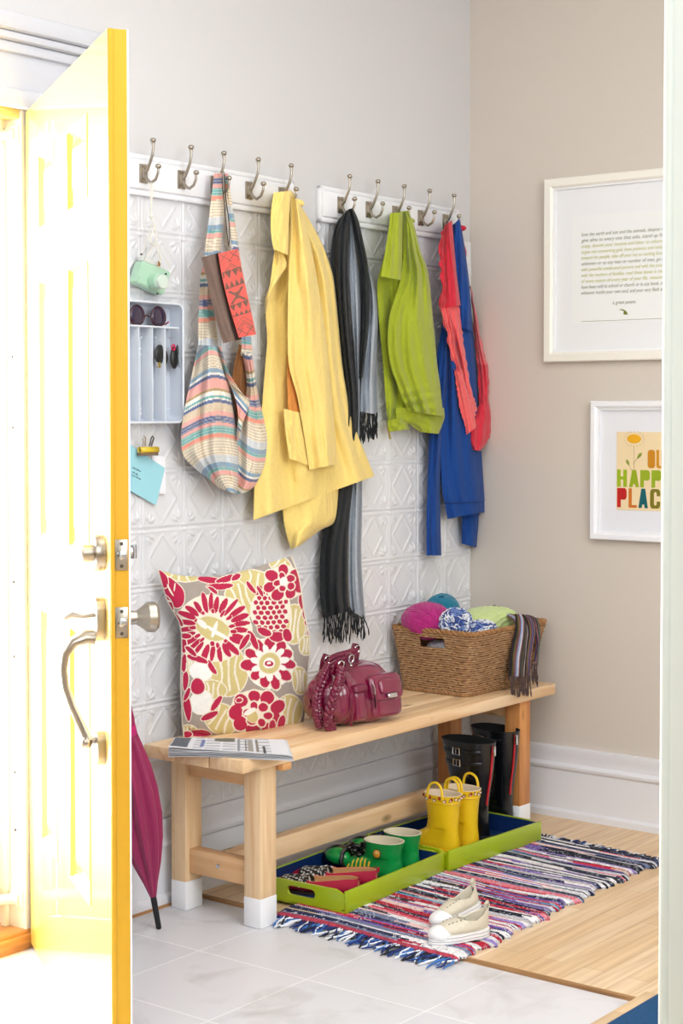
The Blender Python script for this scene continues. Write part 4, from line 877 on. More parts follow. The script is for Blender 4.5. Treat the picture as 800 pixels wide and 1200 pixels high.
    # big daisy
    put(ell(305, 365, 172, 150) < 1, CRM); petals(305, 365, 82, 168, 25, 12.5, RED, 1, .92, .1, .08, 3); petals(305, 365, 70, 100, 13, 8, RED, 1, .9, .3, .3, 2)
    blob(300, 368, 72, 52, 12, OL, 3); put(ell(255, 350, 26, 14, 50) < 1, WHT); put(ell(320, 385, 60, 9, 30) < 1, WHT); put(ell(310, 370, 9, 40, 20) < 1, WHT)
    # rose top left corner, top centre and top right
    for (cx, cy, rx, ry, a) in ((120, 205, 44, 76, -35), (75, 150, 22, 40, -20), (105, 270, 20, 60, -25), (145, 320, 10, 40, -30)): blob(cx, cy, rx, ry, a, RED, 4)
    for (x, y, rx, ry, a) in ((110, 195, 30, 4, 60), (95, 240, 26, 4, 20), (130, 180, 20, 3, 100)): put(ell(x, y, rx, ry, a) < 1, CRM)
    for (x, y, rx, ry, a) in ((290, 152, 58, 15, 5), (360, 145, 50, 14, -14), (330, 178, 60, 14, -4), (405, 140, 22, 12, -30), (300, 196, 26, 8, 30)): blob(x, y, rx, ry, a, RED, 4)
    put(ell(620, 165, 92, 78) < 1, CRM); petals(620, 165, 40, 92, 7, 26, RED, 1, .85, .2, .1, 5); petals(620, 165, 18, 50, 5, 15, RED, 1, .85, .6, .1, 5); blob(617, 160, 18, 20, 20, WHT, 0)
    for (x, y, rx, ry, a) in ((470, 185, 32, 10, 50), (510, 200, 26, 8, 60), (700, 250, 12, 34, -10), (715, 300, 9, 26, -10), (728, 380, 9, 20, 0), (722, 340, 8, 14, 0)): blob(x, y, rx, ry, a, RED, 4)
    # flower right of centre
    put(ell(555, 520, 112, 116) < 1, WHT); petals(555, 520, 58, 122, 11, 23, RED, 1, 1, .15, .1, 7); petals(555, 520, 40, 84, 11, 13, WHT, 1, 1, .43, .05, 0); blob(557, 520, 46, 46, 0, OL, 4); put(ell(557, 520, 26, 24) < 1, WHT); put(ell(557, 522, 20, 13, 10) < 1, RED); put(ell(557, 520, 9, 6) < 1, WHT)
    for (x, y, rx, ry, a) in ((480, 420, 14, 46, -30), (440, 430, 12, 40, 30), (585, 405, 34, 22, 10), (530, 380, 34, 17, 20), (632, 400, 20, 30, -20)): blob(x, y, rx, ry, a, RED, 4)
    # lower rose
    put(ell(500, 745, 122, 104) < 1, CRM); petals(500, 745, 64, 122, 9, 31, RED, 1, .88, .35, .1, 7); petals(505, 750, 24, 66, 6, 17, RED, 1, .9, .1, .1, 6); blob(482, 760, 24, 28, 0, OL, 3); put(ell(470, 740, 32, 12, -30) < 1, WHT)
    # white pebbles with crimson curls, left
    blob(250, 560, 50, 42, 0, WHT, 3); blob(252, 700, 52, 54, 0, WHT, 3); blob(232, 628, 30, 36, 0, RED, 5)
    for (x, y, rx, ry, a) in ((300, 540, 34, 12, 60), (235, 505, 50, 13, 20), (318, 700, 40, 12, -60), (290, 758, 42, 13, -30), (190, 720, 15, 62, -8), (178, 600, 12, 44, 8), (176, 520, 12, 40, 0), (186, 660, 11, 30, 20), (172, 440, 10, 36, 0), (205, 470, 36, 10, 40), (180, 400, 24, 12, 10)): blob(x, y, rx, ry, a, RED, 4)
    for (x, y, rx, ry, a) in ((240, 838, 54, 15, 0), (185, 840, 22, 14, 0), (610, 790, 14, 34, 20), (570, 800, 14, 26, 10), (420, 690, 14, 10, 0)): blob(x, y, rx, ry, a, RED, 4)
    put((np.abs(u-v*0) < .012) | (u > .99), CRM)
    V = np.concatenate([Fr.reshape(-1, 3), Bk[:, ::-1].reshape(-1, 3)]); F1 = gridf(n, n)
    N = n*n; top_ = [[j, j+1, N+(n-2-j), N+(n-1-j)] for j in range(n-1)]; bo = [[(n-1)*n+j+1, (n-1)*n+j, N+(n-1)*n+n-1-j, N+(n-1)*n+n-2-j] for j in range(n-1)]
    le = [[(i+1)*n, i*n, N+i*n+n-1, N+(i+1)*n+n-1] for i in range(n-1)]; ri = [[i*n+n-1, (i+1)*n+n-1, N+(i+1)*n, N+i*n] for i in range(n-1)]
    F = np.concatenate([F1[:, ::-1], F1[:, ::-1]+N, top_, bo, le, ri])
    cc = np.concatenate([c.reshape(-1, 3), np.ones((N, 3))*TP])
    npmesh('cushion_cover', V, F, mat('printed linen', vcol=True, rough=.85, bump=.25, bscale=240, sheen=.15, var=.05), t, cc)
pillow()

# ================================================================ newspaper
def newspaper():
    t = thing('newspaper', 'folded newspaper with fanned pages lying on the near left end of the bench', 'newspaper', (-1.53, -.28, SZ))
    n, k = 90, 40; rng = np.random.RandomState(5)
    u = np.linspace(0, 1, n)[None, :]; v = np.linspace(0, 1, k)[:, None]
    Z0 = SZ+.016
    fl, fr, br, bl = [atZ(*p, Z0)[:2] for p in ((197, 875.5), (341, 885), (334, 866.5), (205, 864))]
    base = (1-v)[..., None]*((1-u)[..., None]*fl+u[..., None]*fr)+v[..., None]*((1-u)[..., None]*bl+u[..., None]*br)
    LY = 7
    for i in range(LY):
        f = i/(LY-1)
        z = Z0 - .0146*f*(.35+.65*(1-(1-u)**2)) - (.020*f)*np.exp(-u*4)*(1-.6*v) - .0015*np.sin(u*5+i)*(f > 0)
        dx = (.004*np.sin(i*2.1)+.004*f)*u
        P3 = np.concatenate([base+dx[..., None]*np.array([.6, -.8]), (z+0*v)[..., None]], -1)
        if i < 3: P3[..., 2] += .0006*np.sin(u*23+v*9)
        col = np.ones((k, n, 3))*s2l((228, 230, 234))
        if i == 0:
            U, Vv = u*np.ones_like(v), v*np.ones_like(u)
            rows = ((Vv*34) % 1 < .5) & (rng.rand(34, n).repeat(2, 0)[:k] > .12 if False else True)
            colm = ((U*7) % 1 > .08) & ((U*7) % 1 < .93)
            col = np.where((rows & colm & (U > .2) & (U < .86))[..., None], s2l((186, 188, 194)), col)
            for (a, b, c_, d, cc_) in ((0, .15, .12, 1, (96, 102, 110)), (.25, .29, .2, .8, (110, 124, 170)), (.36, .55, .72, 1, (110, 112, 96)), (.57, .585, .05, .95, (140, 144, 150)), (.63, .645, .1, .9, (90, 84, 74)), (.66, .70, .1, .9, (160, 156, 148)), (.72, .75, .1, .9, (130, 120, 110)), (.785, .80, .02, .5, (60, 60, 64))):
                col = np.where(((U > a) & (U < b) & (Vv > c_) & (Vv < d))[..., None], s2l(cc_), col)
        B3 = P3.copy(); B3[..., 2] -= .0011
        V = np.concatenate([P3.reshape(-1, 3), B3.reshape(-1, 3)]); N = n*k; F1 = gridf(k, n)
        ed = [[j, j+1, N+j+1, N+j] for j in range(n-1)]+[[(k-1)*n+j+1, (k-1)*n+j, N+(k-1)*n+j, N+(k-1)*n+j+1] for j in range(n-1)]+[[(j+1)*n, j*n, N+j*n, N+(j+1)*n] for j in range(k-1)]+[[j*n+n-1, (j+1)*n+n-1, N+(j+1)*n+n-1, N+j*n+n-1] for j in range(k-1)]
        npmesh('page', V, np.concatenate([F1, F1[:, ::-1]+N, ed]), mat('newsprint', vcol=True, rough=.8, bump=.05), t, np.concatenate([col.reshape(-1, 3), np.ones((N, 3))*s2l((222, 224, 228))]))
newspaper()

# ================================================================ crimson handbag
LEA = mat('wine red patent leather', (124, 12, 58), .2, coat=1., bump=.25, bscale=28, var=.08)
LEAT = mat('wine red leather trim', (110, 12, 52), .3, coat=.4, bump=.1, bscale=60)
def handbag():
    t = thing('handbag', 'glossy wine red leather handbag with braided handle on the bench beside the floral cushion', 'handbag', (0, 0, 0))
    # local frame: x along the bag (right in the photo), -y towards the viewer, z up
    n, k = 90, 96; s = np.linspace(0, 1, n)[:, None]; a = np.linspace(0, 2*PI, k, endpoint=False)[None, :]
    Lx = .292; x = (s-.5)*Lx + 0*a
    prof = np.clip(1-np.abs(2*s-1)**3.6, 0, 1)**.5
    H = .150*(prof*.92+.02)*(1+.10*np.exp(-((s-.72)/.18)**2)); D = .078*(prof*.95+.03)
    ca, sa = np.cos(a), np.sin(a); e = .72
    yy = D*np.sign(ca)*np.abs(ca)**e; zz = H/2*np.sign(sa)*np.abs(sa)**e; top = np.clip(sa, 0, 1)
    yy = yy*(1-.45*top**1.5)*(1+.18*np.clip(-sa, 0, 1)); zz = zz + .075 - .003
    fold = .0045*np.sin(s*26+2*sa)*np.clip(1-s*1.6, 0, 1)+.0025*np.sin(s*50+3*ca)*np.exp(-((s-.2)/.15)**2)+.003*np.sin(ca*5+s*8)
    yy = yy+fold*np.sign(ca); zz = np.maximum(zz+fold*top-.010*np.exp(-((s-.42)/.06)**2)*top, 0.0)
    V = np.stack([x, yy, zz], -1); F = gridf(n, k, True).tolist(); F.append(list(range(0, 0)) or [0, 1, 2, 3])
    F = F[:-1]; o = npmesh('bag_body', V, F, LEA, t)
    b = bmesh.new(); b.from_mesh(o.data); bmesh.ops.holes_fill(b, edges=[e_ for e_ in b.edges if e_.is_boundary]); b.to_mesh(o.data); b.free()
    def pad(x0, x1, z0, z1, y, d, r, name, m, par=t, ry=0., n_=26):
        u = np.linspace(-1, 1, n_)[None, :]; v = np.linspace(-1, 1, n_)[:, None]
        U = u*np.ones_like(v); W2 = v*np.ones_like(u); q_ = (np.abs(U)**5+np.abs(W2)**5)**(1/5.); mx = np.maximum(np.abs(U), np.abs(W2)); f = np.where(q_ > 1e-6, mx/np.maximum(q_, 1e-6), 1)
        X_, Z_ = (x0+x1)/2+U*f*(x1-x0)/2, (z0+z1)/2+W2*f*(z1-z0)/2
        Y_ = y-d*np.clip(1-mx**6, 0, 1)**.5
        V = np.stack([X_, Y_+ry*(Z_-z0), Z_], -1); Bk = V.copy(); Bk[..., 1] = y+ry*(Z_-z0)+r; N = n_*n_; F1 = gridf(n_, n_)
        ring = [j for j in range(n_)]+[i*n_+n_-1 for i in range(1, n_)]+[(n_-1)*n_+j for j in range(n_-2, -1, -1)]+[i*n_ for i in range(n_-2, 0, -1)]
        ed = [[ring[i], ring[(i+1) % len(ring)], N+ring[(i+1) % len(ring)], N+ring[i]] for i in range(len(ring))]
        return npmesh(name, np.concatenate([V.reshape(-1, 3), Bk.reshape(-1, 3)]), np.concatenate([F1, F1[:, ::-1]+N, ed]), m, par, sharp=60)
    pad(.006, .124, .012, .098, -.074, .022, .02, 'front_pocket', LEA, ry=.10)
    fl = pad(-.002, .120, .058, .122, -.092, .010, .012, 'pocket_flap', LEA, ry=.28)
    pad(.022, .100, .076, .112, -.1, .006, .01, 'flap_panel', LEA, fl, ry=.28)
    pad(.042, .078, .066, .077, -.1085, .003, .006, 'metal_plate', CHROME, fl, ry=.2, n_=14)
    pad(-.058, -.014, .014, .094, -.070, .020, .02, 'side_pocket', LEA, ry=.12)
    pad(-.062, -.010, .086, .104, -.078, .010, .014, 'side_flap', LEAT, ry=.2)
    q = MB(); q.tube([(-.004, -.094, .104), (-.003, -.100, .092), (-.003, -.100, .080)], .004, 8, flat=.6); q.build('strap_clasp', CHROME, t)
    MB().tube([(-.003, -.098, .080), (-.001, -.100, .062), (.002, -.098, .046)], .0045, 8, flat=.5).build('zip_tassel', mat('dark tassel leather', (60, 10, 30), .4), t)
    # piping seams
    q = MB(); q.tube([(-.066, -.03, .150), (-.070, -.06, .112), (-.072, -.078, .070), (-.070, -.080, .03), (-.064, -.07, .006)], .0032, 8); q.build('piping', LEAT, t)
    q = MB(); q.tube([(-.118, -.048, .094), (-.122, -.055, .075), (-.128, -.060, .050)], .0022, 8); q.build('zip', mat('old silver', (176, 170, 168), .3, 1.), t)
    MB().ball((-.117, -.048, .100), .005).build('zip_pull', CHROME, t)
    # four handle tabs with rings
    tabs = [(-.092, -.046, .148, 20), (-.052, -.050, .160, -12), (-.066, .030, .150, 5), (.040, .020, .168, 0)]
    for x_, y_, z_, tl in tabs:
        M = T(x_, y_, z_) @ rot('Y', tl) @ rot('X', 12)
        g = MB().prism([(-.016, -.020), (.016, -.020), (.017, .004), (.008, .022), (-.012, .026), (-.017, .008)], .005, M @ rot('X', 90)).build('handle_tab', LEAT, t)
        R_ = M @ T(0, -.008, .010); MB().tube([(.010*math.cos(a_), 0, .010*math.sin(a_)) for a_ in np.linspace(0, 2*PI, 18, endpoint=False)], .0022, 8, closed=True, M=R_).build('ring', CHROME, g)
        MB().ball((0, -.007, -.008), .0035, M=M).build('stud', CHROME, g)
    def braid(P, rad, name):
        c = crom(P, 90); q = MB()
        for ph in range(3):
            pts = []
            for i in range(90):
                tt = i*.42+ph*2*PI/3; d = (c[min(i+1, 89)]-c[max(i-1, 0)]); d /= np.linalg.norm(d)
                sd = np.cross(d, [0, 1, 0]); sd /= np.linalg.norm(sd); pts.append(c[i]+sd*rad*math.sin(tt)+np.array([0, 1, 0])*rad*.55*math.sin(2*tt))
            q.tube(pts, rad*.72, 8)
        return q.build(name, LEAT, t)
    braid([(-.092, -.060, .150), (-.108, -.070, .120), (-.136, -.080, .095), (-.150, -.072, .050), (-.140, -.060, .014), (-.115, -.055, .008)], .0085, 'braided_handle')
    braid([(-.100, -.020, .150), (-.130, -.030, .125), (-.158, -.036, .085), (-.162, -.040, .045), (-.150, -.040, .012)], .0085, 'braided_handle')
    braid([(.040, .012, .170), (.010, .010, .166), (-.030, .020, .160), (-.056, .028, .150)], .008, 'braided_handle')
    t.location = (-.985, -.262, SZ); t.rotation_euler = (0, 0, math.radians(-7)); t.scale = (1.0, 1.0, 1.10)
handbag()

# ================================================================ woven basket
def basket():
    t = thing('basket', 'rectangular woven seagrass basket with cut-out handle on the right end of the bench', 'basket', (-.28, -.19, SZ))
    zb, zt = SZ+.001, .632; b = (-.462, -.108, -.300, -.062); tt = (-.488, -.068, -.340, -.040)   # x0 x1 y0 y1
    NP, NR = 460, 120; r = .022
    def outline(x0, x1, y0, y1, r, N):
        seg = [((x0+r, y0), (x1-r, y0)), ((x1, y0+r), (x1, y1-r)), ((x1-r, y1), (x0+r, y1)), ((x0, y1-r), (x0, y0+r))]; cen = [(x1-r, y0+r, -90), (x1-r, y1-r, 0), (x0+r, y1-r, 90), (x0+r, y0+r, 180)]
        P = []
        for s_, c_ in zip(seg, cen):
            for f in np.linspace(0, 1, 100, endpoint=False): P.append((s_[0][0]*(1-f)+s_[1][0]*f, s_[0][1]*(1-f)+s_[1][1]*f))
            for f in np.linspace(0, 1, 15, endpoint=False): a = math.radians(c_[2]+90*f); P.append((c_[0]+r*math.cos(a), c_[1]+r*math.sin(a)))
        return np.array(P)
    A, B = outline(*b, r, NP), outline(*tt, r*.8, NP); NP = len(A)
    v = np.linspace(0, 1, NR)[:, None]; xy = A[None]*(1-v)[..., None]+B[None]*v[..., None]
    tg = np.roll(xy, -1, 1)-np.roll(xy, 1, 1); tg /= np.linalg.norm(tg, axis=-1, keepdims=True)+1e-9; nr = np.stack([tg[..., 1], -tg[..., 0]], -1)
    s_ = np.arange(NP)[None, :]*(1.35/NP); rows = 27; ph = v*rows+.12*np.sin(s_*40); ri = np.floor(ph)
    wv = np.sin(s_/.0125*PI+ri*PI*.9+1.1*np.sin(ri*1.7)); hh = .0042*np.abs(np.sin(ph*PI))**.7*(.62+.38*wv)
    O = xy+nr*(.0015+hh)[..., None]; I = xy-nr*.006
    z = (zb+(zt-zb)*v)*np.ones((NR, NP))
    rng = np.random.RandomState(2); cs = rng.rand(NR, NP//4+1)[:, np.minimum(np.arange(NP)//4, NP//4)]; rr = rng.rand(40)[np.minimum(ri.astype(int), 39)]
    straw, dark, lite = s2l((186, 146, 104)), s2l((122, 86, 56)), s2l((222, 184, 134))
    cs = np.repeat(rng.rand(40, 110), 5, 1)[np.minimum(ri.astype(int), 39), np.minimum(np.arange(NP)+(ri.astype(int)*2) % 5, 549)]; k = np.clip(.35+.5*cs+.15*rr, 0, 1)[..., None]; col = dark*(1-k)+straw*k; col = np.where((cs > .93)[..., None], lite*.6, col); col = np.where((np.abs(np.sin(ph*PI)) < .42)[..., None], s2l((74, 44, 22)), col)  # gaps between weave rows coloured dark for their shade
    V = np.concatenate([np.concatenate([O, z[..., None]], -1).reshape(-1, 3), np.concatenate([I, z[..., None]], -1).reshape(-1, 3)]); N = NR*NP
    F = gridf(NR, NP, True)
    # cut-out handle on the left end
    mid = V[F[:, 0]]; m2 = V[F].mean(1); hole = (m2[:, 0] < -.45) & (np.abs(m2[:, 1]+.190) < .046) & (m2[:, 2] > .582) & (m2[:, 2] < .612)
    Fk = F[~hole]; ed = []
    for i0 in (0, NR-1):
        for j in range(NP): j2 = (j+1) % NP; q = [i0*NP+j, i0*NP+j2, N+i0*NP+j2, N+i0*NP+j]; ed.append(q if i0 else q[::-1])
    hs = {}
    for f in F[hole]:
        for a_, b_ in zip(f, np.roll(f, -1)): hs[(a_, b_)] = 1
    for (a_, b_) in list(hs):
        if (b_, a_) not in hs: ed.append([a_, b_, N+b_, N+a_])
    cc = np.concatenate([col.reshape(-1, 3), np.ones((N, 3))*s2l((140, 98, 60))])
    npmesh('woven_body', V, np.concatenate([Fk, Fk[:, ::-1]+N, ed]), mat('seagrass', vcol=True, rough=.8, bump=.4, bscale=300), t, cc)
    q = MB(); q.box((b[0]+.01, b[2]+.01, SZ+.0005), (b[1]-.01, b[3]-.01, SZ+.006)); q.build('base', mat('seagrass base', (150, 104, 62), .85), t)
    def rope(name, P, rad, tw):
        P = np.array(P); n_ = len(P); q = MB()
        for ph in (0, PI):
            q.tube([(P[i][0]+rad*.55*math.cos(i*tw+ph), P[i][1]+rad*.3*math.cos(i*tw+ph), P[i][2]+rad*.6*math.sin(i*tw+ph)) for i in range(n_)], rad*.78, 7, closed=True)
        return q.build(name, mat('twisted seagrass rim', (168, 122, 76), .8, bump=.6, bscale=260, var=.35), t)
    C = B[::2]; rope('rim', [(x, y, zt+.001) for x, y in C], .0062, .9)
    C = A[::2]; rope('foot_rope', [(x, y, SZ+.0065) for x, y in C*1.0], .0055, .9)
basket()
# yarn
def yarn(name, label, c, rx, ry, rz, m, r, turns, seed, group='balls of yarn in the basket'):
    rng = np.random.RandomState(seed); t = thing(name, label, 'yarn', (c[0], c[1], c[2]-rz), group)
    MB().ball(c, 1., sc=(rx*.93, ry*.93, rz*.93), u=32, v=20).build('core', m, t)
    for g in range(turns):
        ax = rng.randn(3); ax /= np.linalg.norm(ax); e1 = np.cross(ax, [0, 0, 1.]); e1 /= np.linalg.norm(e1)+1e-9; e2 = np.cross(ax, e1); q = MB()
        for j in range(5):
            o = (j-2)*.11; R_ = math.sqrt(max(.1, 1-o*o)); pts = []
            for a in np.linspace(0, 2*PI, 48, endpoint=False):
                p = ax*o+(e1*math.cos(a)+e2*math.sin(a))*R_*(1+.02*math.sin(a*7+j)); pts.append((c[0]+p[0]*rx, c[1]+p[1]*ry, c[2]+p[2]*rz))
            q.tube(pts, r, 6, closed=True)
        q.build('strand_band', m, t)
    return t
MG = mat('magenta wool', (178, 22, 120), .9, bump=.6, bscale=260, sheen=.3, var=.2); TL = mat('teal wool', (0, 120, 150), .9, bump=.6, bscale=260, sheen=.3, var=.2)
yarn('yarn_ball', 'large magenta yarn ball piled at the left of the basket', (-.425, -.130, .652), .074, .075, .053, MG, .0052, 10, 1)
yarn('yarn_ball', 'teal yarn ball at the back behind the magenta ball', (-.285, -.090, .672), .052, .050, .046, TL, .0036, 10, 2)
def skein():
    t = thing('yarn_skein', 'blue and white mottled chunky yarn in front of the green cloth', 'yarn', (-.36, -.27, .60), None)
    rng = np.random.RandomState(7); ms = [mat('white wool', (232, 234, 240), .9, bump=.6, bscale=260, sheen=.3), mat('navy blue wool', (36, 62, 140), .9, bump=.6, bscale=260, sheen=.3), mat('mid blue wool', (110, 140, 200), .9, bump=.6, bscale=260, sheen=.3)]
    Cs = [((-.425, -.235, .652), (.052, .048, .046)), ((-.350, -.275, .630), (.062, .038, .028))]
    for c, s_ in Cs:
        MB().ball(c, 1., sc=tuple(.9*v for v in s_), u=28, v=16).build('core', ms[2], t)
        for k in range(3):
            q = MB()
            for j in range(52):
                d = rng.randn(3); d /= np.linalg.norm(d); e1 = np.cross(d, rng.randn(3)); e1 /= np.linalg.norm(e1); e2 = np.cross(d, e1); pts = []
                for a in np.linspace(0, 2*PI, 14, endpoint=False):
                    w_ = .30; p = d*(1.0+.03*math.sin(3*a))+(e1*math.cos(a)+e2*math.sin(a)*.5)*w_; p = p/np.linalg.norm(p)*(1.0+.06*math.sin(2*a)); pts.append((c[0]+p[0]*s_[0], c[1]+p[1]*s_[1], c[2]+p[2]*s_[2]))
                q.tube(pts, .0021, 5, closed=True)
            q.build('yarn_loops', ms[k], t)
skein()
# light green cloth bundle
def lump(name, label, cat, c, s_, m, seed, amp=.12):
    rng = np.random.RandomState(seed); n, k = 60, 90; th = np.linspace(.02, PI-.02, n)[:, None]; ph = np.linspace(0, 2*PI, k, endpoint=False)[None, :]
    d = np.stack([np.sin(th)*np.cos(ph), np.sin(th)*np.sin(ph), np.cos(th)*np.ones_like(ph)], -1); R_ = np.ones((n, k))
    for _ in range(7):
        w_ = rng.randn(3)*2.2; R_ += amp*.5*np.sin(d@w_+rng.uniform(0, 6))
    for _ in range(4):
        w_ = rng.randn(3)*7; R_ -= amp*.25*np.abs(np.sin(d@w_+rng.uniform(0, 6)))
    V = np.array(c)+d*R_[..., None]*np.array(s_); F = gridf(n, k, True)
    o = npmesh(name, V, F, m, None); b_ = bmesh.new(); b_.from_mesh(o.data); bmesh.ops.holes_fill(b_, edges=[e for e in b_.edges if e.is_boundary]); b_.to_mesh(o.data); b_.free()
    return tag(o, label, cat)
LG = cloth('pale lime jersey', .85, 260, .2, .3, (202, 222, 146), .03)
lump('folded_cloth', 'pale lime green soft cloth bundled in the middle of the basket', 'cloth', (-.215, -.200, .632), (.130, .095, .054), LG, 12, .10)
lump('folded_cloth', 'white cloth seen through the basket handle opening', 'cloth', (-.400, -.190, .565), (.058, .090, .032), cloth('white jersey', .85, 260, .2, .3, (236, 236, 240), .03), 5, .08)
q = MB(); q.tube([atY(x, y, -.19) for x, y in ((548, 713), (556, 712), (562, 710), (566, 712), (568, 717), (562, 719))], [.004, .006, .007, .006, .005, .003], 8, flat=.6)
# striped scarf draped over the basket front
def drape():
    t = thing('striped_scarf', 'dark striped scarf with twisted fringe draped over the basket edge by the corner', 'scarf', (-.15, -.35, SZ))
    seq = [(3, 'K'), (2.5, 'O'), (1.5, 'P'), (1.8, 'L'), (1.2, 'W'), (1, 'R'), (2.2, 'K'), (2.4, 'O'), (1.6, 'P'), (1.2, 'B'), (1.6, 'K'), (1.6, 'R'), (2, 'K'), (1, 'G')]
    PL = dict(K=(26, 26, 30), O=(112, 96, 56), P=(116, 52, 84), L=(140, 160, 196), W=(206, 206, 214), R=(150, 92, 96), B=(70, 92, 150), G=(56, 92, 84))
    ed = np.cumsum([a for a, _ in seq]); C = np.array([s2l(PL[c]) for _, c in seq])
    f = lambda u, o, sc: C[np.minimum(np.searchsorted(ed, ((u*sc+o) % ed[-1]), side='right'), len(seq)-1)]
    m = cloth('striped fine wool', .85, 260, .3, .1, None, .1)
    K = lambda p: [(560+x/8., 690+y/8.) for x, y in p]
    panel('scarf_cloth', K([(135, 152), (200, 190), (250, 240), (300, 290), (345, 330)]), K([(150, 148), (250, 180), (320, 232), (372, 240), (420, 300)]), m, t, y0=.20, y1=.335, bulge=.010, thick=.006, seed=71, n=50, k=30, wr=.001, colf=lambda u, t, a, b: f(u, 3, 12))
    panel('scarf_cloth', K([(345, 236), (348, 300), (345, 400), (318, 520), (300, 640), (292, 740), (285, 850)]), K([(430, 240), (462, 300), (460, 400), (450, 520), (430, 640), (425, 740), (420, 830)]), m, t, y0=.350, y1=.340, bulge=.014, thick=.006, seed=72, n=90, k=50, wr=.0012, colf=lambda u, t, a, b: f(u, 0, 15), folds=((.35, 0, .004, .1, 0, 1), (.7, 0, .004, .08, 0, 1)))
    panel('scarf_cloth', K([(405, 240), (440, 300), (462, 400), (450, 520), (440, 640), (430, 740), (425, 840)]), K([(470, 250), (520, 300), (540, 400), (520, 520), (500, 640), (495, 740), (490, 840)]), m, t, y0=.356, y1=.348, bulge=.012, thick=.006, seed=73, n=90, k=40, wr=.0012, colf=lambda u, t, a, b: f(u, 9, 13))
    panel('scarf_cloth', K([(440, 240), (500, 290), (520, 400), (540, 500), (530, 600), (520, 680)]), K([(500, 250), (560, 290), (582, 400), (582, 500), (570, 600), (560, 720)]), m, t, y0=.350, y1=.352, bulge=.012, thick=.006, seed=74, n=80, k=34, wr=.0012, colf=lambda u, t, a, b: f(u, 15, 11))
    fm = mat('dark twisted fringe', (84, 66, 62), .9, bump=.3, bscale=300, var=.4)
    a_, b_ = K([(290, 840)])[0], K([(492, 836)])[0]; fringe('fringe', a_, b_, -.385, .055, 20, fm, t, 8, .0019, .006)
    a_, b_ = K([(500, 720)])[0], K([(562, 715)])[0]; fringe('fringe', a_, b_, -.385, .062, 8, fm, t, 9, .0019, .006)
drape()

# ================================================================ umbrella
def umbrella():
    t = thing('umbrella', 'folded burgundy umbrella leaning in the gap behind the yellow door', 'umbrella', (0, 0, 0))
    UM = mat('burgundy umbrella nylon', (146, 18, 78), .5, bump=.1, bscale=60, sheen=.2)
    pl = lambda a, z: 1+.16*np.sin(8*a+1)*min(1, max(0, (z-.05)/.1))*(z < .66)
    MB().lathe([(.008, .085), (.016, .12), (.030, .17), (.043, .23), (.050, .29), (.050, .36), (.044, .42), (.034, .47), (.028, .50), (.026, .52), (.027, .54), (.024, .60), (.018, .66), (.008, .70)], n=96, pleat=pl).build('canopy', UM, t)
    MB().lathe([(.0305, .50), (.0315, .505), (.0315, .520), (.0305, .525)], n=40).build('strap', mat('magenta strap', (190, 20, 110), .5), t)
    MB().lathe([(.0055, 0), (.0068, .004), (.0078, .088), (.0082, .10)], n=20).build('tip', BK, t)
    MB().lathe([(.004, .69), (.004, .76)], n=12).build('shaft', CHROME, t)
    MB().tube([(0, 0, .75), (0, 0, .80), (0, .006, .835), (0, .025, .85), (0, .042, .835), (0, .046, .81)], .009, 12).build('crook_handle', BK, t)
    t.location = (-1.616, -.150, .0); t.rotation_euler = (math.radians(-4), math.radians(-9.5), 0)
umbrella()
# ================================================================ lime trays
def tray(label, fl, fr, depth, boots):
    fl, fr = Vector(fl), Vector(fr); d = fr-fl; W_ = d.length; ang = math.atan2(d.y, d.x)
    t = thing('boot_tray', label, 'tray', (0, 0, 0))
    LM = mat('lime lacquer', (160, 182, 18), .28, coat=.3); NV = mat('navy tray lining', (6, 40, 92), .45)
    h, th = .058, .009
    q = MB(); q.box((0, 0, 0), (W_, depth, .006), .001); q.build('bottom', LM, t)
    q = MB(); q.box((0, 0, 0), (W_, th, h), .0015); q.build('side', LM, t); q = MB(); q.box((0, depth-th, 0), (W_, depth, h), .0015); q.build('side', LM, t)
    # end walls with an oblong hand hole
    for x in (0, W_-th):
        k = 48; q = MB(); cy, cz, hw, hh = depth/2, .034, .045, .0125; L = []
        for a in np.linspace(0, 2*PI, k, endpoint=False):
            c_, s_ = math.cos(a), math.sin(a); iy = cy+(hw-hh)*(1 if c_ > 0 else -1)*min(1, abs(c_)*3)+hh*c_; iz = cz+hh*s_
            f = min((depth/2-.0095)/max(abs(c_), 1e-6), (h/2)/max(abs(s_), 1e-6)); oy, oz = cy+c_*f, h/2+s_*f
            L.append([q.b.verts.new(v) for v in ((x, iy, iz), (x, oy, oz), (x+th, iy, iz), (x+th, oy, oz))])
        for i in range(k):
            a, b = L[i], L[(i+1) % k]
            for s0, s1 in ((0, 1), (3, 2), (2, 0), (1, 3)): q.b.faces.new((a[s0], a[s1], b[s1], b[s0]))
        # square off corners
        q.build('handle_end', LM, t, sharp=30)
    q = MB(); q.box((th, th, .006), (W_-th, depth-th, .0075)); g = .0008
    q.box((th, depth-th-g, .0076), (W_-th, depth-th, h-.002)); q.box((th, th, .0076), (W_-th, th+g, h-.002)); q.box((W_-th-g, th+g, .0076), (W_-th, depth-th-g, h-.002)); q.build('lining', NV, t, smooth=False)
    t.location = (fl.x, fl.y, FZ+.0105 if fl.x > -.9 else FZ+.0095); t.rotation_euler = (0, 0, ang)
    return t
tray('lime green tray nearer the tiles, holding the red shoes and the green boots', (-1.282, -.484), (-.812, -.460), .290, 1)
tray('lime green tray by the far bench leg, holding the yellow and the black boots', (-.802, -.468), (-.352, -.492), .300, 1)
TZ = FZ+.0105+.0075

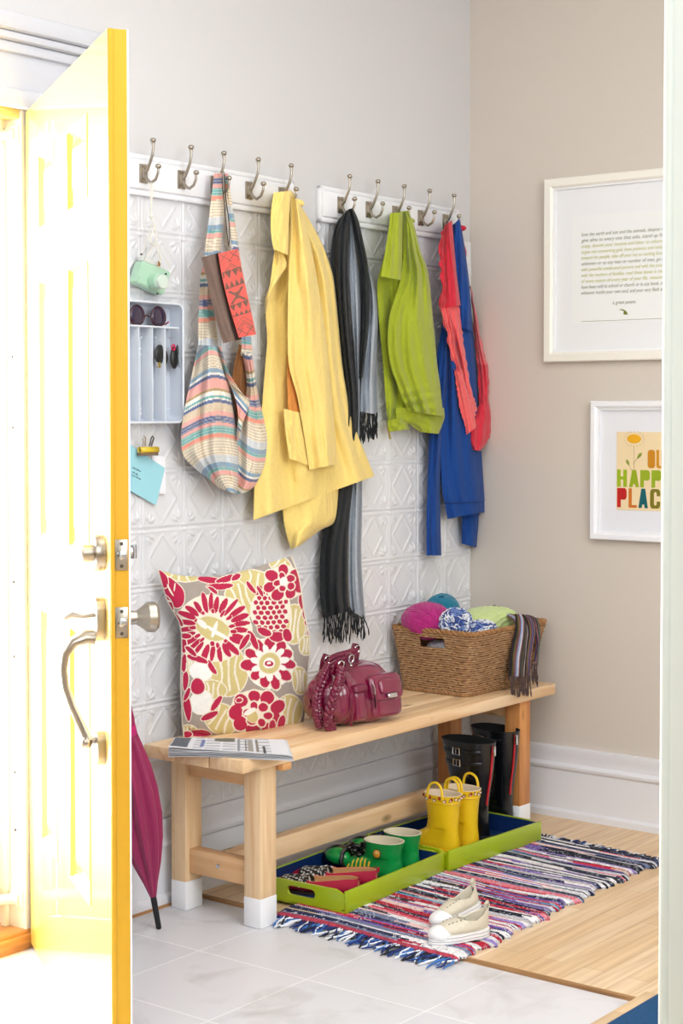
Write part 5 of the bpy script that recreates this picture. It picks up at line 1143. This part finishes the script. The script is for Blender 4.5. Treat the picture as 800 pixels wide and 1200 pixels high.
def ring_pts(y0, y1, hw, toe, k=40, p=2.3):
    """closed outline; heel at y0, toe at y1; toe<1 narrows the front"""
    cy, hl = (y0+y1)/2, (y1-y0)/2; P = []
    for a in np.linspace(0, 2*PI, k, endpoint=False):
        c, s = math.cos(a), math.sin(a); x = hw*math.copysign(abs(c)**(2/p), c); y = cy+hl*math.copysign(abs(s)**(2/p), s)
        f = (y-y0)/(y1-y0); x *= (1+(toe-1)*max(0, (f-.45)/.55)**2)*(1-.12*math.exp(-((f-.38)/.14)**2)*(toe < 1)); P.append((x, y))
    return P
def boot_body(name, sl, m, parent, inner=None, wall=.003, depth_in=.75, k=40):
    """sl: slices (z, yback, yfront, halfwidth, toe) from the sole up; open at the top with an inner wall"""
    zs = [s[0] for s in sl]; n = 60; zz = np.linspace(zs[0], zs[-1], n); A = [np.interp(zz, zs, [s[i] for s in sl]) for i in range(1, 5)]
    # smooth
    for _ in range(3):
        A = [np.concatenate([[a[0]], (a[:-2]+2*a[1:-1]+a[2:])/4, [a[-1]]]) for a in A]
    R = [[(x, y, z) for x, y in ring_pts(A[0][i], A[1][i], A[2][i], A[3][i], k)] for i, z in enumerate(zz)]
    V = list(np.array(R).reshape(-1, 3)); F = gridf(n, k, True).tolist(); F.append([0]*0 or list(range(4)))
    F = F[:-1]
    me = npmesh(name, np.array(V), F, m, parent, sharp=60)
    b = bmesh.new(); b.from_mesh(me.data); b.verts.ensure_lookup_table()
    b.faces.new([b.verts[i] for i in range(k)][::-1]); b.to_mesh(me.data); b.free()
    i0 = int(n*(1-depth_in)); Ri = []
    for i in range(n-1, i0-1, -1):
        Ri.append([(x, y, zz[i]) for x, y in ring_pts(A[0][i]+wall, A[1][i]-wall, A[2][i]-wall, A[3][i], k)])
    Rt = [[(x, y, zz[-1]+.0008) for x, y in ring_pts(A[0][-1]-.0006, A[1][-1]+.0006, A[2][-1]+.0006, A[3][-1], k)]]+[[(x, y, zz[-1]-.001) for x, y in ring_pts(A[0][-1]-.0008, A[1][-1]+.0008, A[2][-1]+.0008, A[3][-1], k)]]
    allr = Rt[::-1]+Ri; N = len(allr); o = npmesh('lining', np.array(allr).reshape(-1, 3), gridf(N, k, True)[:, ::-1], inner or m, parent)
    b = bmesh.new(); b.from_mesh(o.data); b.verts.ensure_lookup_table(); b.faces.new([b.verts[(N-1)*k+i] for i in range(k)]); b.to_mesh(o.data); b.free()
    return me
def sole(L, hw, toe, h, m, parent, y0=0., name='sole', out=.003):
    q = MB(); q.prism(ring_pts(y0-out, y0+L+out, hw+out, toe, 48), h); return q.build(name, m, parent)
def place(t, x, y, z, deg, rx=0, ry=0): t.location = (x, y, z); t.rotation_euler = (math.radians(rx), math.radians(ry), math.radians(deg))

# ---- yellow child's boots
def yellow_boot(label):
    t = thing('rain_boot', label, 'boot', group='pair of yellow pull-handle boots')
    YB = mat('yellow rubber', (238, 196, 24), .32, coat=.3); IN = mat('cream boot lining', (226, 206, 178), .9)
    boot_body('boot_body', [(.003, 0, .150, .031, .86), (.022, -.001, .152, .033, .86), (.034, 0, .148, .031, .86), (.046, .002, .125, .030, .95), (.060, .004, .098, .030, 1), (.085, .004, .092, .031, 1), (.12, .002, .096, .034, 1), (.158, -.004, .104, .038, 1)], YB, t, IN)
    sole(.150, .032, .86, .012, mat('dark yellow sole', (226, 178, 16), .5), t)
    q = MB(); q.lathe([(.0, 0)], n=3) if False else None
    band = MB(); 
    for z0 in (.1375,): band.tube([(x*1.01, y, z0) for x, y in ring_pts(-.0015, .1005, .0365, 1)], .0012, 5, closed=True)
    band.build('rim_band', YB, t)
    for s in (-1, 1):
        MB().tube(crom([(s*.037, .024, .148), (s*.037, .025, .168), (s*.036, .032, .184), (s*.035, .048, .191), (s*.036, .064, .184), (s*.037, .071, .168), (s*.037, .072, .148)], 30), .0036, 10).build('pull_handle', YB, t)
    k = 0
    for i, (f, z) in enumerate(((.08, .150), (.22, .144), (.36, .151), (.50, .144), (.64, .150), (.78, .144), (.92, .150))):
        y = -.003+.106*f; x = -.0372*(1-abs(2*f-1)**2.3)**(1/2.3)
        q = MB(); q.ball((x+.0002, y, z), .0062, sc=(.16, 1.0, .8), u=12, v=8); o = q.build('printed_dot', mat('brown print', (120, 60, 30), .6), t)
        q = MB(); q.ball((x-.0006, y, z-.001), .0038, sc=(.16, 1.1, .8), u=10, v=6); q.build('print_centre', mat('cream print', (244, 226, 206), .6) if i % 2 else mat('red print', (206, 50, 40), .6), o)
    for i, x in enumerate((-.024, -.012, 0, .012, .024)):
        y = .050-.0535*(1-abs(x/.0372)**2.3)**(1/2.3)
        q = MB(); q.ball((x, y+.0004, .147+.003*(i % 2)), .0060, sc=(1, .16, .8), u=12, v=8); o = q.build('printed_dot', mat('brown print', (120, 60, 30), .6), t)
        q = MB(); q.ball((x, y-.0004, .146+.003*(i % 2)), .0036, sc=(1.1, .16, .8), u=10, v=6); q.build('print_centre', mat('cream print', (244, 226, 206), .6), o)
    MB().tube([(-.0250, .118, .035), (-.0262, .128, .044), (-.0235, .136, .040), (-.0252, .130, .028)], .0016, 6, closed=True).build('toe_motif', BK, t)
    MB().tube([(-.021, .142, .034), (-.022, .148, .024)], .0018, 6).build('toe_stripe', mat('red print', (206, 50, 40), .6), t)
    return t
a = yellow_boot("yellow child's rain boot with two loop handles, the left and nearer of the pair"); place(a, -.654, -.398, TZ, -4); a.scale = (1.06, 1.1, 1.07)
b = dup(a, label="yellow child's rain boot with loop handles, half hidden behind its left twin"); place(b, -.560, -.402, TZ, -3)

# ---- tall black boots
def black_boot(label):
    t = thing('tall_boot', label, 'boot', group='pair of tall black zip boots')
    BB_ = mat('black rubber', (9, 13, 17), .24, coat=.2); IN = mat('black boot lining', (12, 14, 18), .9)
    sl = [(.003, 0, .235, .036, .84), (.020, -.001, .238, .038, .84), (.036, 0, .232, .036, .85), (.052, .002, .175, .034, .95), (.075, .006, .112, .033, 1), (.100, .008, .098, .034, 1), (.150, .004, .110, .038, 1), (.220, -.006, .128, .045, 1), (.290, -.012, .140, .050, 1), (.335, -.014, .150, .053, 1)]
    boot_body('boot_body', sl, BB_, t, IN, depth_in=.5); sole(.235, .037, .84, .012, mat('black sole', (12, 12, 14), .6), t)
    bx = lambda z: np.interp(z, [s[0] for s in sl], [s[3] for s in sl]); by = lambda z: np.interp(z, [s[0] for s in sl], [s[1] for s in sl]); fy = lambda z: np.interp(z, [s[0] for s in sl], [s[2] for s in sl])
    pts = [(-.002, by(z)-.0015, z) for z in np.linspace(.118, .326, 16)]
    MB().tube(pts, .0042, 8, flat=.7).build('zip_tape', mat('red zip tape', (206, 34, 44), .6), t)
    MB().box((-.006, by(.31)-.010, .292), (.002, by(.31)-.004, .326), .001).build('zip_pull', CHROME, t)
    for z in (.262, .302):
        q = MB(); c = ring_pts(by(z)-.0012, fy(z)+.0012, bx(z)+.0012, 1, 60)
        P = [(x, y, z-.004*(y > .06)) for x, y in c if x < -.006 and y > .0]; P.sort(key=lambda p: p[1]); q.tube(P, .0075, 8, flat=.16, upv=(0, 0, 1)); g = q.build('strap', BB_, t)
        xx = -bx(z)-.0045; yb = .072
        q = MB(); q.tube([(xx, yb-.011, z-.011), (xx, yb+.011, z-.011), (xx, yb+.011, z+.011), (xx, yb-.011, z+.011)], .0020, 6, closed=True); q.tube([(xx-.001, yb, z-.009), (xx-.001, yb, z+.009)], .0016, 6); q.build('buckle', CHROME, g)
    return t
a = black_boot('tall black boot with red zip and two side buckles, the nearer of the pair'); place(a, -.456, -.374, TZ, -4); a.scale = (1, 1.10, .86)
b = dup(a, label='tall black boot with red zip standing against the far bench leg'); place(b, -.303, -.358, TZ, -14); b.scale = (1, 1.08, .885)

# ---- green and black boots
def green_boot(label):
    t = thing('rain_boot', label, 'boot', group='pair of green and black boots')
    GB = mat('kelly green rubber', (6, 140, 62), .35, coat=.3); IN = mat('pale boot lining', (206, 196, 170), .9); KB = mat('black rubber', (9, 13, 17), .24, coat=.2)
    sl = [(.003, 0, .195, .036, .92), (.024, -.002, .202, .039, .92), (.040, 0, .190, .038, .93), (.050, .002, .150, .036, .96), (.060, .004, .108, .035, 1), (.085, .002, .102, .038, 1), (.112, -.003, .106, .041, 1)]
    boot_body('boot_body', sl, GB, t, IN, wall=.004); sole(.195, .036, .92, .012, KB, t)
    # stuffed black toe with green patch, laces and gold stripes
    q = MB(); q.ball((0, .190, .038), .045, sc=(.95, 1.05, .82), u=28, v=18); g = q.build('toe_cap', KB, t)
    q = MB(); q.ball((-.018, .183, .046), .033, sc=(.85, 1.15, .80), u=24, v=16); q.build('toe_patch', GB, g)
    q = MB()
    for y, z in ((.118, .062), (.134, .072), (.150, .078)): q.ball((-.004, y, z), .017, sc=(1.35, .8, .6))
    q.tube([(-.040, .150, .020), (-.043, .158, .040), (-.034, .158, .066), (0, .150, .086), (.02, .15, .072)], .0065, 8); q.tube([(-.020, .100, .070), (-.024, .110, .086), (-.01, .118, .094), (.004, .110, .082)], .005, 8, flat=.6); q.tube([(.0, .118, .080), (-.012, .135, .088), (-.022, .150, .076)], .0055, 8, flat=.6)
    q.build('lace_bow', KB, t)
    for k in range(6):
        y = .078+.0125*k; q = MB(); zt_ = .052+.010*math.sin(k*.6+.4)-.002*k
        q.tube([(-.0375-.0008*(k % 2), y, .010), (-.0385, y, .028), (-.0350, y-.002, zt_-.006), (-.029, y-.003, zt_)], .0026, 6, flat=1.0); q.build('gold_stripe', mat('gold stripe', (214, 168, 40), .5), t)
    c = (-.0385, .050, .080)
    g = MB().ball(c, .013, sc=(.25, .95, 1.1), u=20, v=12).build('badge', mat('badge rim', (60, 44, 30), .5), t)
    MB().ball((c[0]-.0016, c[1], c[2]), .0108, sc=(.25, .95, 1.1), u=20, v=12).build('badge_field', mat('badge gold', (206, 150, 44), .4), g)
    MB().ball((c[0]-.0030, c[1], c[2]+.003), .0045, sc=(.3, 1, .9)).build('badge_centre', mat('badge white', (236, 232, 226), .5), g)
    MB().lathe([(.0045, 0), (.0045, .002)], T(-.0335, .090, .100) @ rot('Y', -90), 14).build('snap', BK, t)
    return t
a = green_boot('green boot with gold badge, black toe and gold stripes, the nearer of the pair'); place(a, -.972, -.428, TZ, 4); a.scale = (1, 1.05, .92)
b = dup(a, label='green boot with black toe behind its badge-bearing twin'); place(b, -.872, -.412, TZ, 0); b.scale = (1, 1.0, .92)

# ---- shoe shells
def shoe_shell(name, L, hw, H, m, parent, open0=.0, open1=.62, tk=.003, colf=None, z0=0., n=60, k=44, wmax=1.25, inner=None):
    """a low shoe: heel at y=0, toe at y=L; opening between open0 and open1"""
    s = np.linspace(0, 1, n)
    w = hw*np.clip(1-np.abs(2*(s*.97+.015)-1)**3.2, 0, 1)**.5*(.86+.14*np.sin(PI*np.clip(s*1.25-.1, 0, 1)))
    Hs = np.interp(s, *H); th0 = wmax*np.clip((open1-s)/.10, 0, 1)**.5*np.clip((s-open0+.04)/.04, 0, 1)
    def surf(off):
        V = np.zeros((n, k, 3))
        for i in range(n):
            a = np.linspace(th0[i], 2*PI-th0[i], k); sx, cz = np.sin(a), np.cos(a)
            x = (w[i]-off)*np.sign(sx)*np.abs(sx)**.75; z = (Hs[i]/2)*(1+np.sign(cz)*np.abs(cz)**.85)
            hi = (z-Hs[i]/2)/(Hs[i]/2); x *= 1-.18*np.clip(hi, 0, 1)
            if th0[i] > .01: z = np.where(cz > 0, z+(Hs[i]-z)*np.clip((cz)/max(.05, math.cos(th0[i])), 0, 1)*.9, z)
            V[i, :, 0] = x; V[i, :, 1] = s[i]*L+off*(1-2*s[i]); V[i, :, 2] = z0+np.maximum(z-off*.6*np.sign(hi), off)
        return V
    A, B = surf(0), surf(tk); N = n*k; F = gridf(n, k)
    ed = [[i*k, (i+1)*k, N+(i+1)*k, N+i*k] for i in range(n-1)]+[[(i+1)*k-1, (i+2)*k-1, N+(i+2)*k-1, N+(i+1)*k-1] for i in range(n-1)]+[[j, j+1, N+j+1, N+j] for j in range(k-1)]+[[(n-1)*k+j, (n-1)*k+j+1, N+(n-1)*k+j+1, N+(n-1)*k+j] for j in range(k-1)]
    V = np.concatenate([A.reshape(-1, 3), B.reshape(-1, 3)]); col = None
    if colf is not None: col = np.concatenate([colf(A.reshape(-1, 3), False), colf(B.reshape(-1, 3), True)])
    return npmesh(name, V, np.concatenate([F, F[:, ::-1]+N, ed]), m, parent, col, sharp=60)
def red_shoe(label):
    t = thing('ballet_flat', label, 'shoe', group='pair of red slip-on shoes')
    RD, TN, KK, WW = [s2l(c) for c in ((178, 16, 56), (206, 160, 112), (14, 14, 16), (230, 230, 226))]
    def cf(V, inner):
        c = np.ones_like(V)*(TN if inner else RD)
        y, x = V[:, 1], V[:, 0]; m = (y > .098) & (y < .160) & (V[:, 2] > .018)
        dots = (((x/.0075+np.floor(y/.0075)*.5) % 1-.5)**2+((y/.0075) % 1-.5)**2) < .06
        c[m] = KK; c[m & dots] = WW; return c
    shoe_shell('upper', .180, .031, ([0, .12, .5, .62, .85, 1], [.042, .042, .030, .038, .034, .014]), mat('red canvas', vcol=True, rough=.6, bump=.1, bscale=200), t, colf=cf, z0=.004)
    sole(.176, .028, .85, .005, mat('dark shoe sole', (40, 24, 26), .7), t, out=.002)
    MB().tube([(0, -.001, .040), (0, -.004, .050), (0, .004, .052)], [.006, .005, .003], 8, flat=.4).build('heel_tab', mat('red heel tab', (178, 16, 56), .5), t)
    q = MB(); q.prism(ring_pts(.008, .168, .024, .85, 40), .002, T(0, 0, .008)); q.build('insole', mat('tan insole', (214, 172, 124), .7), t)
    return t
a = red_shoe('red slip-on shoe with black and white dotted toe, nearest the tray corner'); place(a, -1.155, -.425, TZ, 20); a.scale = (1.1, 1.34, 1.05)
b = dup(a, label='red slip-on shoe behind its twin, beside the green boots'); place(b, -1.062, -.414, TZ, 20); b.scale = (1.1, 1.34, 1.05)

def sneaker(label):
    t = thing('sneaker', label, 'shoe', group='pair of cream canvas sneakers')
    CV = mat('cream canvas', (212, 204, 184), .85, bump=.3, bscale=350); RB = mat('white rubber', (240, 240, 240), .35)
    shoe_shell('canvas_upper', .165, .0315, ([0, .08, .30, .48, .60, .80, 1], [.056, .048, .034, .038, .038, .030, .016]), CV, t, open1=.52, z0=.014, tk=.004)
    s = MB(); s.prism(ring_pts(-.004, .171, .035, .90, 60), .020); q = s.build('rubber_sole', RB, t)
    for z in (.006, .0145):
        MB().tube([(x, y, z) for x, y in ring_pts(-.0043, .1713, .0353, .90, 60)], .0007, 5, closed=True).build('sole_line', mat('grey rubber line', (150, 150, 152), .5), q)
    MB().ball((0, .140, .020), .0305, sc=(1.0, 1.02, .72), u=28, v=16).build('toe_cap', RB, t)
    q = MB(); q.tube([(0, .000, .060), (0, -.005, .074), (0, -.002, .084), (0, .005, .077), (0, .005, .064)], .006, 8, flat=.35, upv=(1, 0, 0)); q.build('heel_loop', CV, t)
    q = MB(); q.prism(ring_pts(.008, .150, .024, .9, 40), .003, T(0, 0, .020)); q.build('insole', mat('grey insole', (150, 146, 132), .8), t)
    for s_ in (-1, 1):
        for k in range(5):
            MB().ball((s_*(.0170-.0010*k)*1.05, .078+.011*k, .0540-.0022*k), .0019, sc=(1, 1.3, .6), u=8, v=6).build('eyelet', mat('eyelet', (110, 104, 92), .5), t)
    return t
RZ = FZ+.0165
a = sneaker('cream canvas sneaker lying flat on the rug, the nearer of the pair'); place(a, -1.212, -.858, RZ, 66, 0, 0); a.scale = (.95, .95, .95)
b = dup(a, label='cream canvas sneaker tilted and resting against the other sneaker'); place(b, -1.104, -.762, RZ+.020, 80, -7, 10); b.scale = (.95, .95, .88)

# ================================================================ rag rug
def rug():
    t = thing('rag_rug', 'striped multicoloured rag rug with fringe lying in front of the green trays', 'rug', (-.85, -.6, FZ))
    x0, x1, y0, y1 = -1.375, -.305, -.325, -.895; n, k = 520, 260
    s = np.linspace(0, 1, n)[:, None]; v = np.linspace(0, 1, k)[None, :]; rng = np.random.RandomState(11)
    X = x0+(x1-x0)*s + .0*v; X = X + .010*np.sin(v*5+s*3)*(1-s)*1.0 + .014*np.sin(v*3.1+1.2)*s
    wob = .008*np.sin(s*31)+.006*np.sin(s*77+1)+.004*np.sin(s*180)+.022*np.sin(s*2.7+.4)
    Yn = y0+.010*np.sin(s*9); Yf = y1+wob-.012+.045*np.clip(s-.25, 0, 1); Y = Yn*(1-v)+Yf*v
    rows = 132; r = s*rows+.9*np.sin(v*6+s*20)*.35+.5*np.sin(v*13+s*9)*.3; ri = np.clip(np.floor(r), 0, rows-1).astype(int)
    pal = np.array([s2l(c) for c in ((232, 228, 228), (236, 234, 236), (204, 206, 214), (32, 36, 74), (22, 24, 40), (44, 44, 52), (196, 34, 58), (178, 24, 50), (222, 120, 132), (236, 200, 196), (112, 84, 168), (150, 128, 196), (110, 120, 150), (196, 190, 190), (60, 160, 200), (214, 190, 160))])
    wt = np.array([11, 9, 11, 13, 10, 7, 8, 5, 4, 5, 6, 4, 7, 6, 1.5, 2]); wt /= wt.sum()
    seg = 9; table = rng.choice(len(pal), (rows, seg), p=wt)
    for i in range(rows):
        for j in range(1, seg):
            if rng.rand() < .72: table[i, j] = table[i, j-1]
        if rng.rand() < .30 and i: table[i] = table[i-1]
    br = rng.rand(rows)*.1; vi = np.clip(((v+br[ri])*seg*.9), 0, seg-1).astype(int); col = pal[table[ri, vi]]
    fr = r-np.floor(r); cell = np.floor(v*95+(ri % 2)*.5).astype(int); cn = rng.rand(rows, 120)[ri, cell]
    warp = (np.abs(fr-.5) > .33) & (cn > .35); wc = np.where((cn > .8)[..., None], pal[3], pal[2]); col = np.where(warp[..., None], wc, col)
    fl = rng.rand(rows, 120)[ri, cell]; col = col*(.8+.3*fl[..., None])
    e = np.minimum(np.minimum(s, 1-s)*60, 1)*np.minimum(np.minimum(v, 1-v)*40, 1)
    wv = .0045*(np.sin(fr*PI)**.7)*(.6+.6*np.abs(np.sin(v*95*PI/1+(ri % 2)*PI/2)))
    Z = FZ+.0035+.0065*e**.5+wv*e + .0015*np.sin(s*40+v*7)*e; Z = Z - .0
    red = (s < .008)*1.0; col = np.where((red*np.ones_like(v) > 0)[..., None], s2l((176, 60, 80))*(.7+.5*fl[..., None]), col)
    V = np.stack([X, Y+0*X, Z], -1); B = V.copy(); B[..., 2] = FZ+.0005; N = n*k; F = gridf(n, k)
    ed = [[j, j+1, N+j+1, N+j] for j in range(k-1)]+[[(n-1)*k+j, (n-1)*k+j+1, N+(n-1)*k+j+1, N+(n-1)*k+j] for j in range(k-1)]+[[i*k, (i+1)*k, N+(i+1)*k, N+i*k] for i in range(n-1)]+[[i*k+k-1, (i+1)*k+k-1, N+(i+1)*k+k-1, N+i*k+k-1] for i in range(n-1)]
    npmesh('woven_rug', np.concatenate([V.reshape(-1, 3), B.reshape(-1, 3)]), np.concatenate([F, F[:, ::-1]+N, ed]), mat('woven rags', vcol=True, rough=.95, bump=.5, bscale=420), t, np.concatenate([col.reshape(-1, 3)]*2))
    cs = [mat('navy fringe cord', (26, 48, 110), .9), mat('white fringe cord', (226, 230, 238), .9), mat('mid blue fringe cord', (60, 110, 176), .9), mat('black fringe cord', (24, 28, 40), .9)]
    for side, cnt in ((0, 92), (1, 84)):
        for i in range(cnt):
            f = (i+.5)/cnt; j = int(f*(k-1)); p = V[0 if side == 0 else -1, j]; sg = -1 if side == 0 else 1; z = .0035 if side == 0 else FZ+.003
            L_ = rng.uniform(.045, .078)*(1 if side == 0 else .6); a = rng.uniform(-.75, .75)+(.35 if side == 0 else 0); pts = []
            for q_ in range(6):
                g = q_/5; pts.append((p[0]+sg*L_*g*math.cos(a)+.0, p[1]+L_*g*math.sin(a)+.004*math.sin(g*7+i), max(z, p[2]*(1-g)+z*g*1.0-.001)+.0012*math.sin(g*5+i)**2))
            MB().tube(pts, [.0022, .0026, .0026, .0025, .0024, .0014], 5).build('fringe_cord', cs[rng.choice(4, p=[.38, .28, .22, .12]) if side == 0 else rng.choice(4, p=[.3, .2, .1, .4])], t)
rug()
# blue mat, only its corner in view
q = MB(); q.box((-2.6, -2.6, FZ+.0005), (-1.20, -1.372, FZ+.012), .004)
o = q.build('blue_mat', mat('deep blue pile', (0, 74, 124), .95, bump=.6, bscale=300, var=.15)); tag(o, 'deep blue low-pile mat, only its corner showing at the lower right', 'mat')
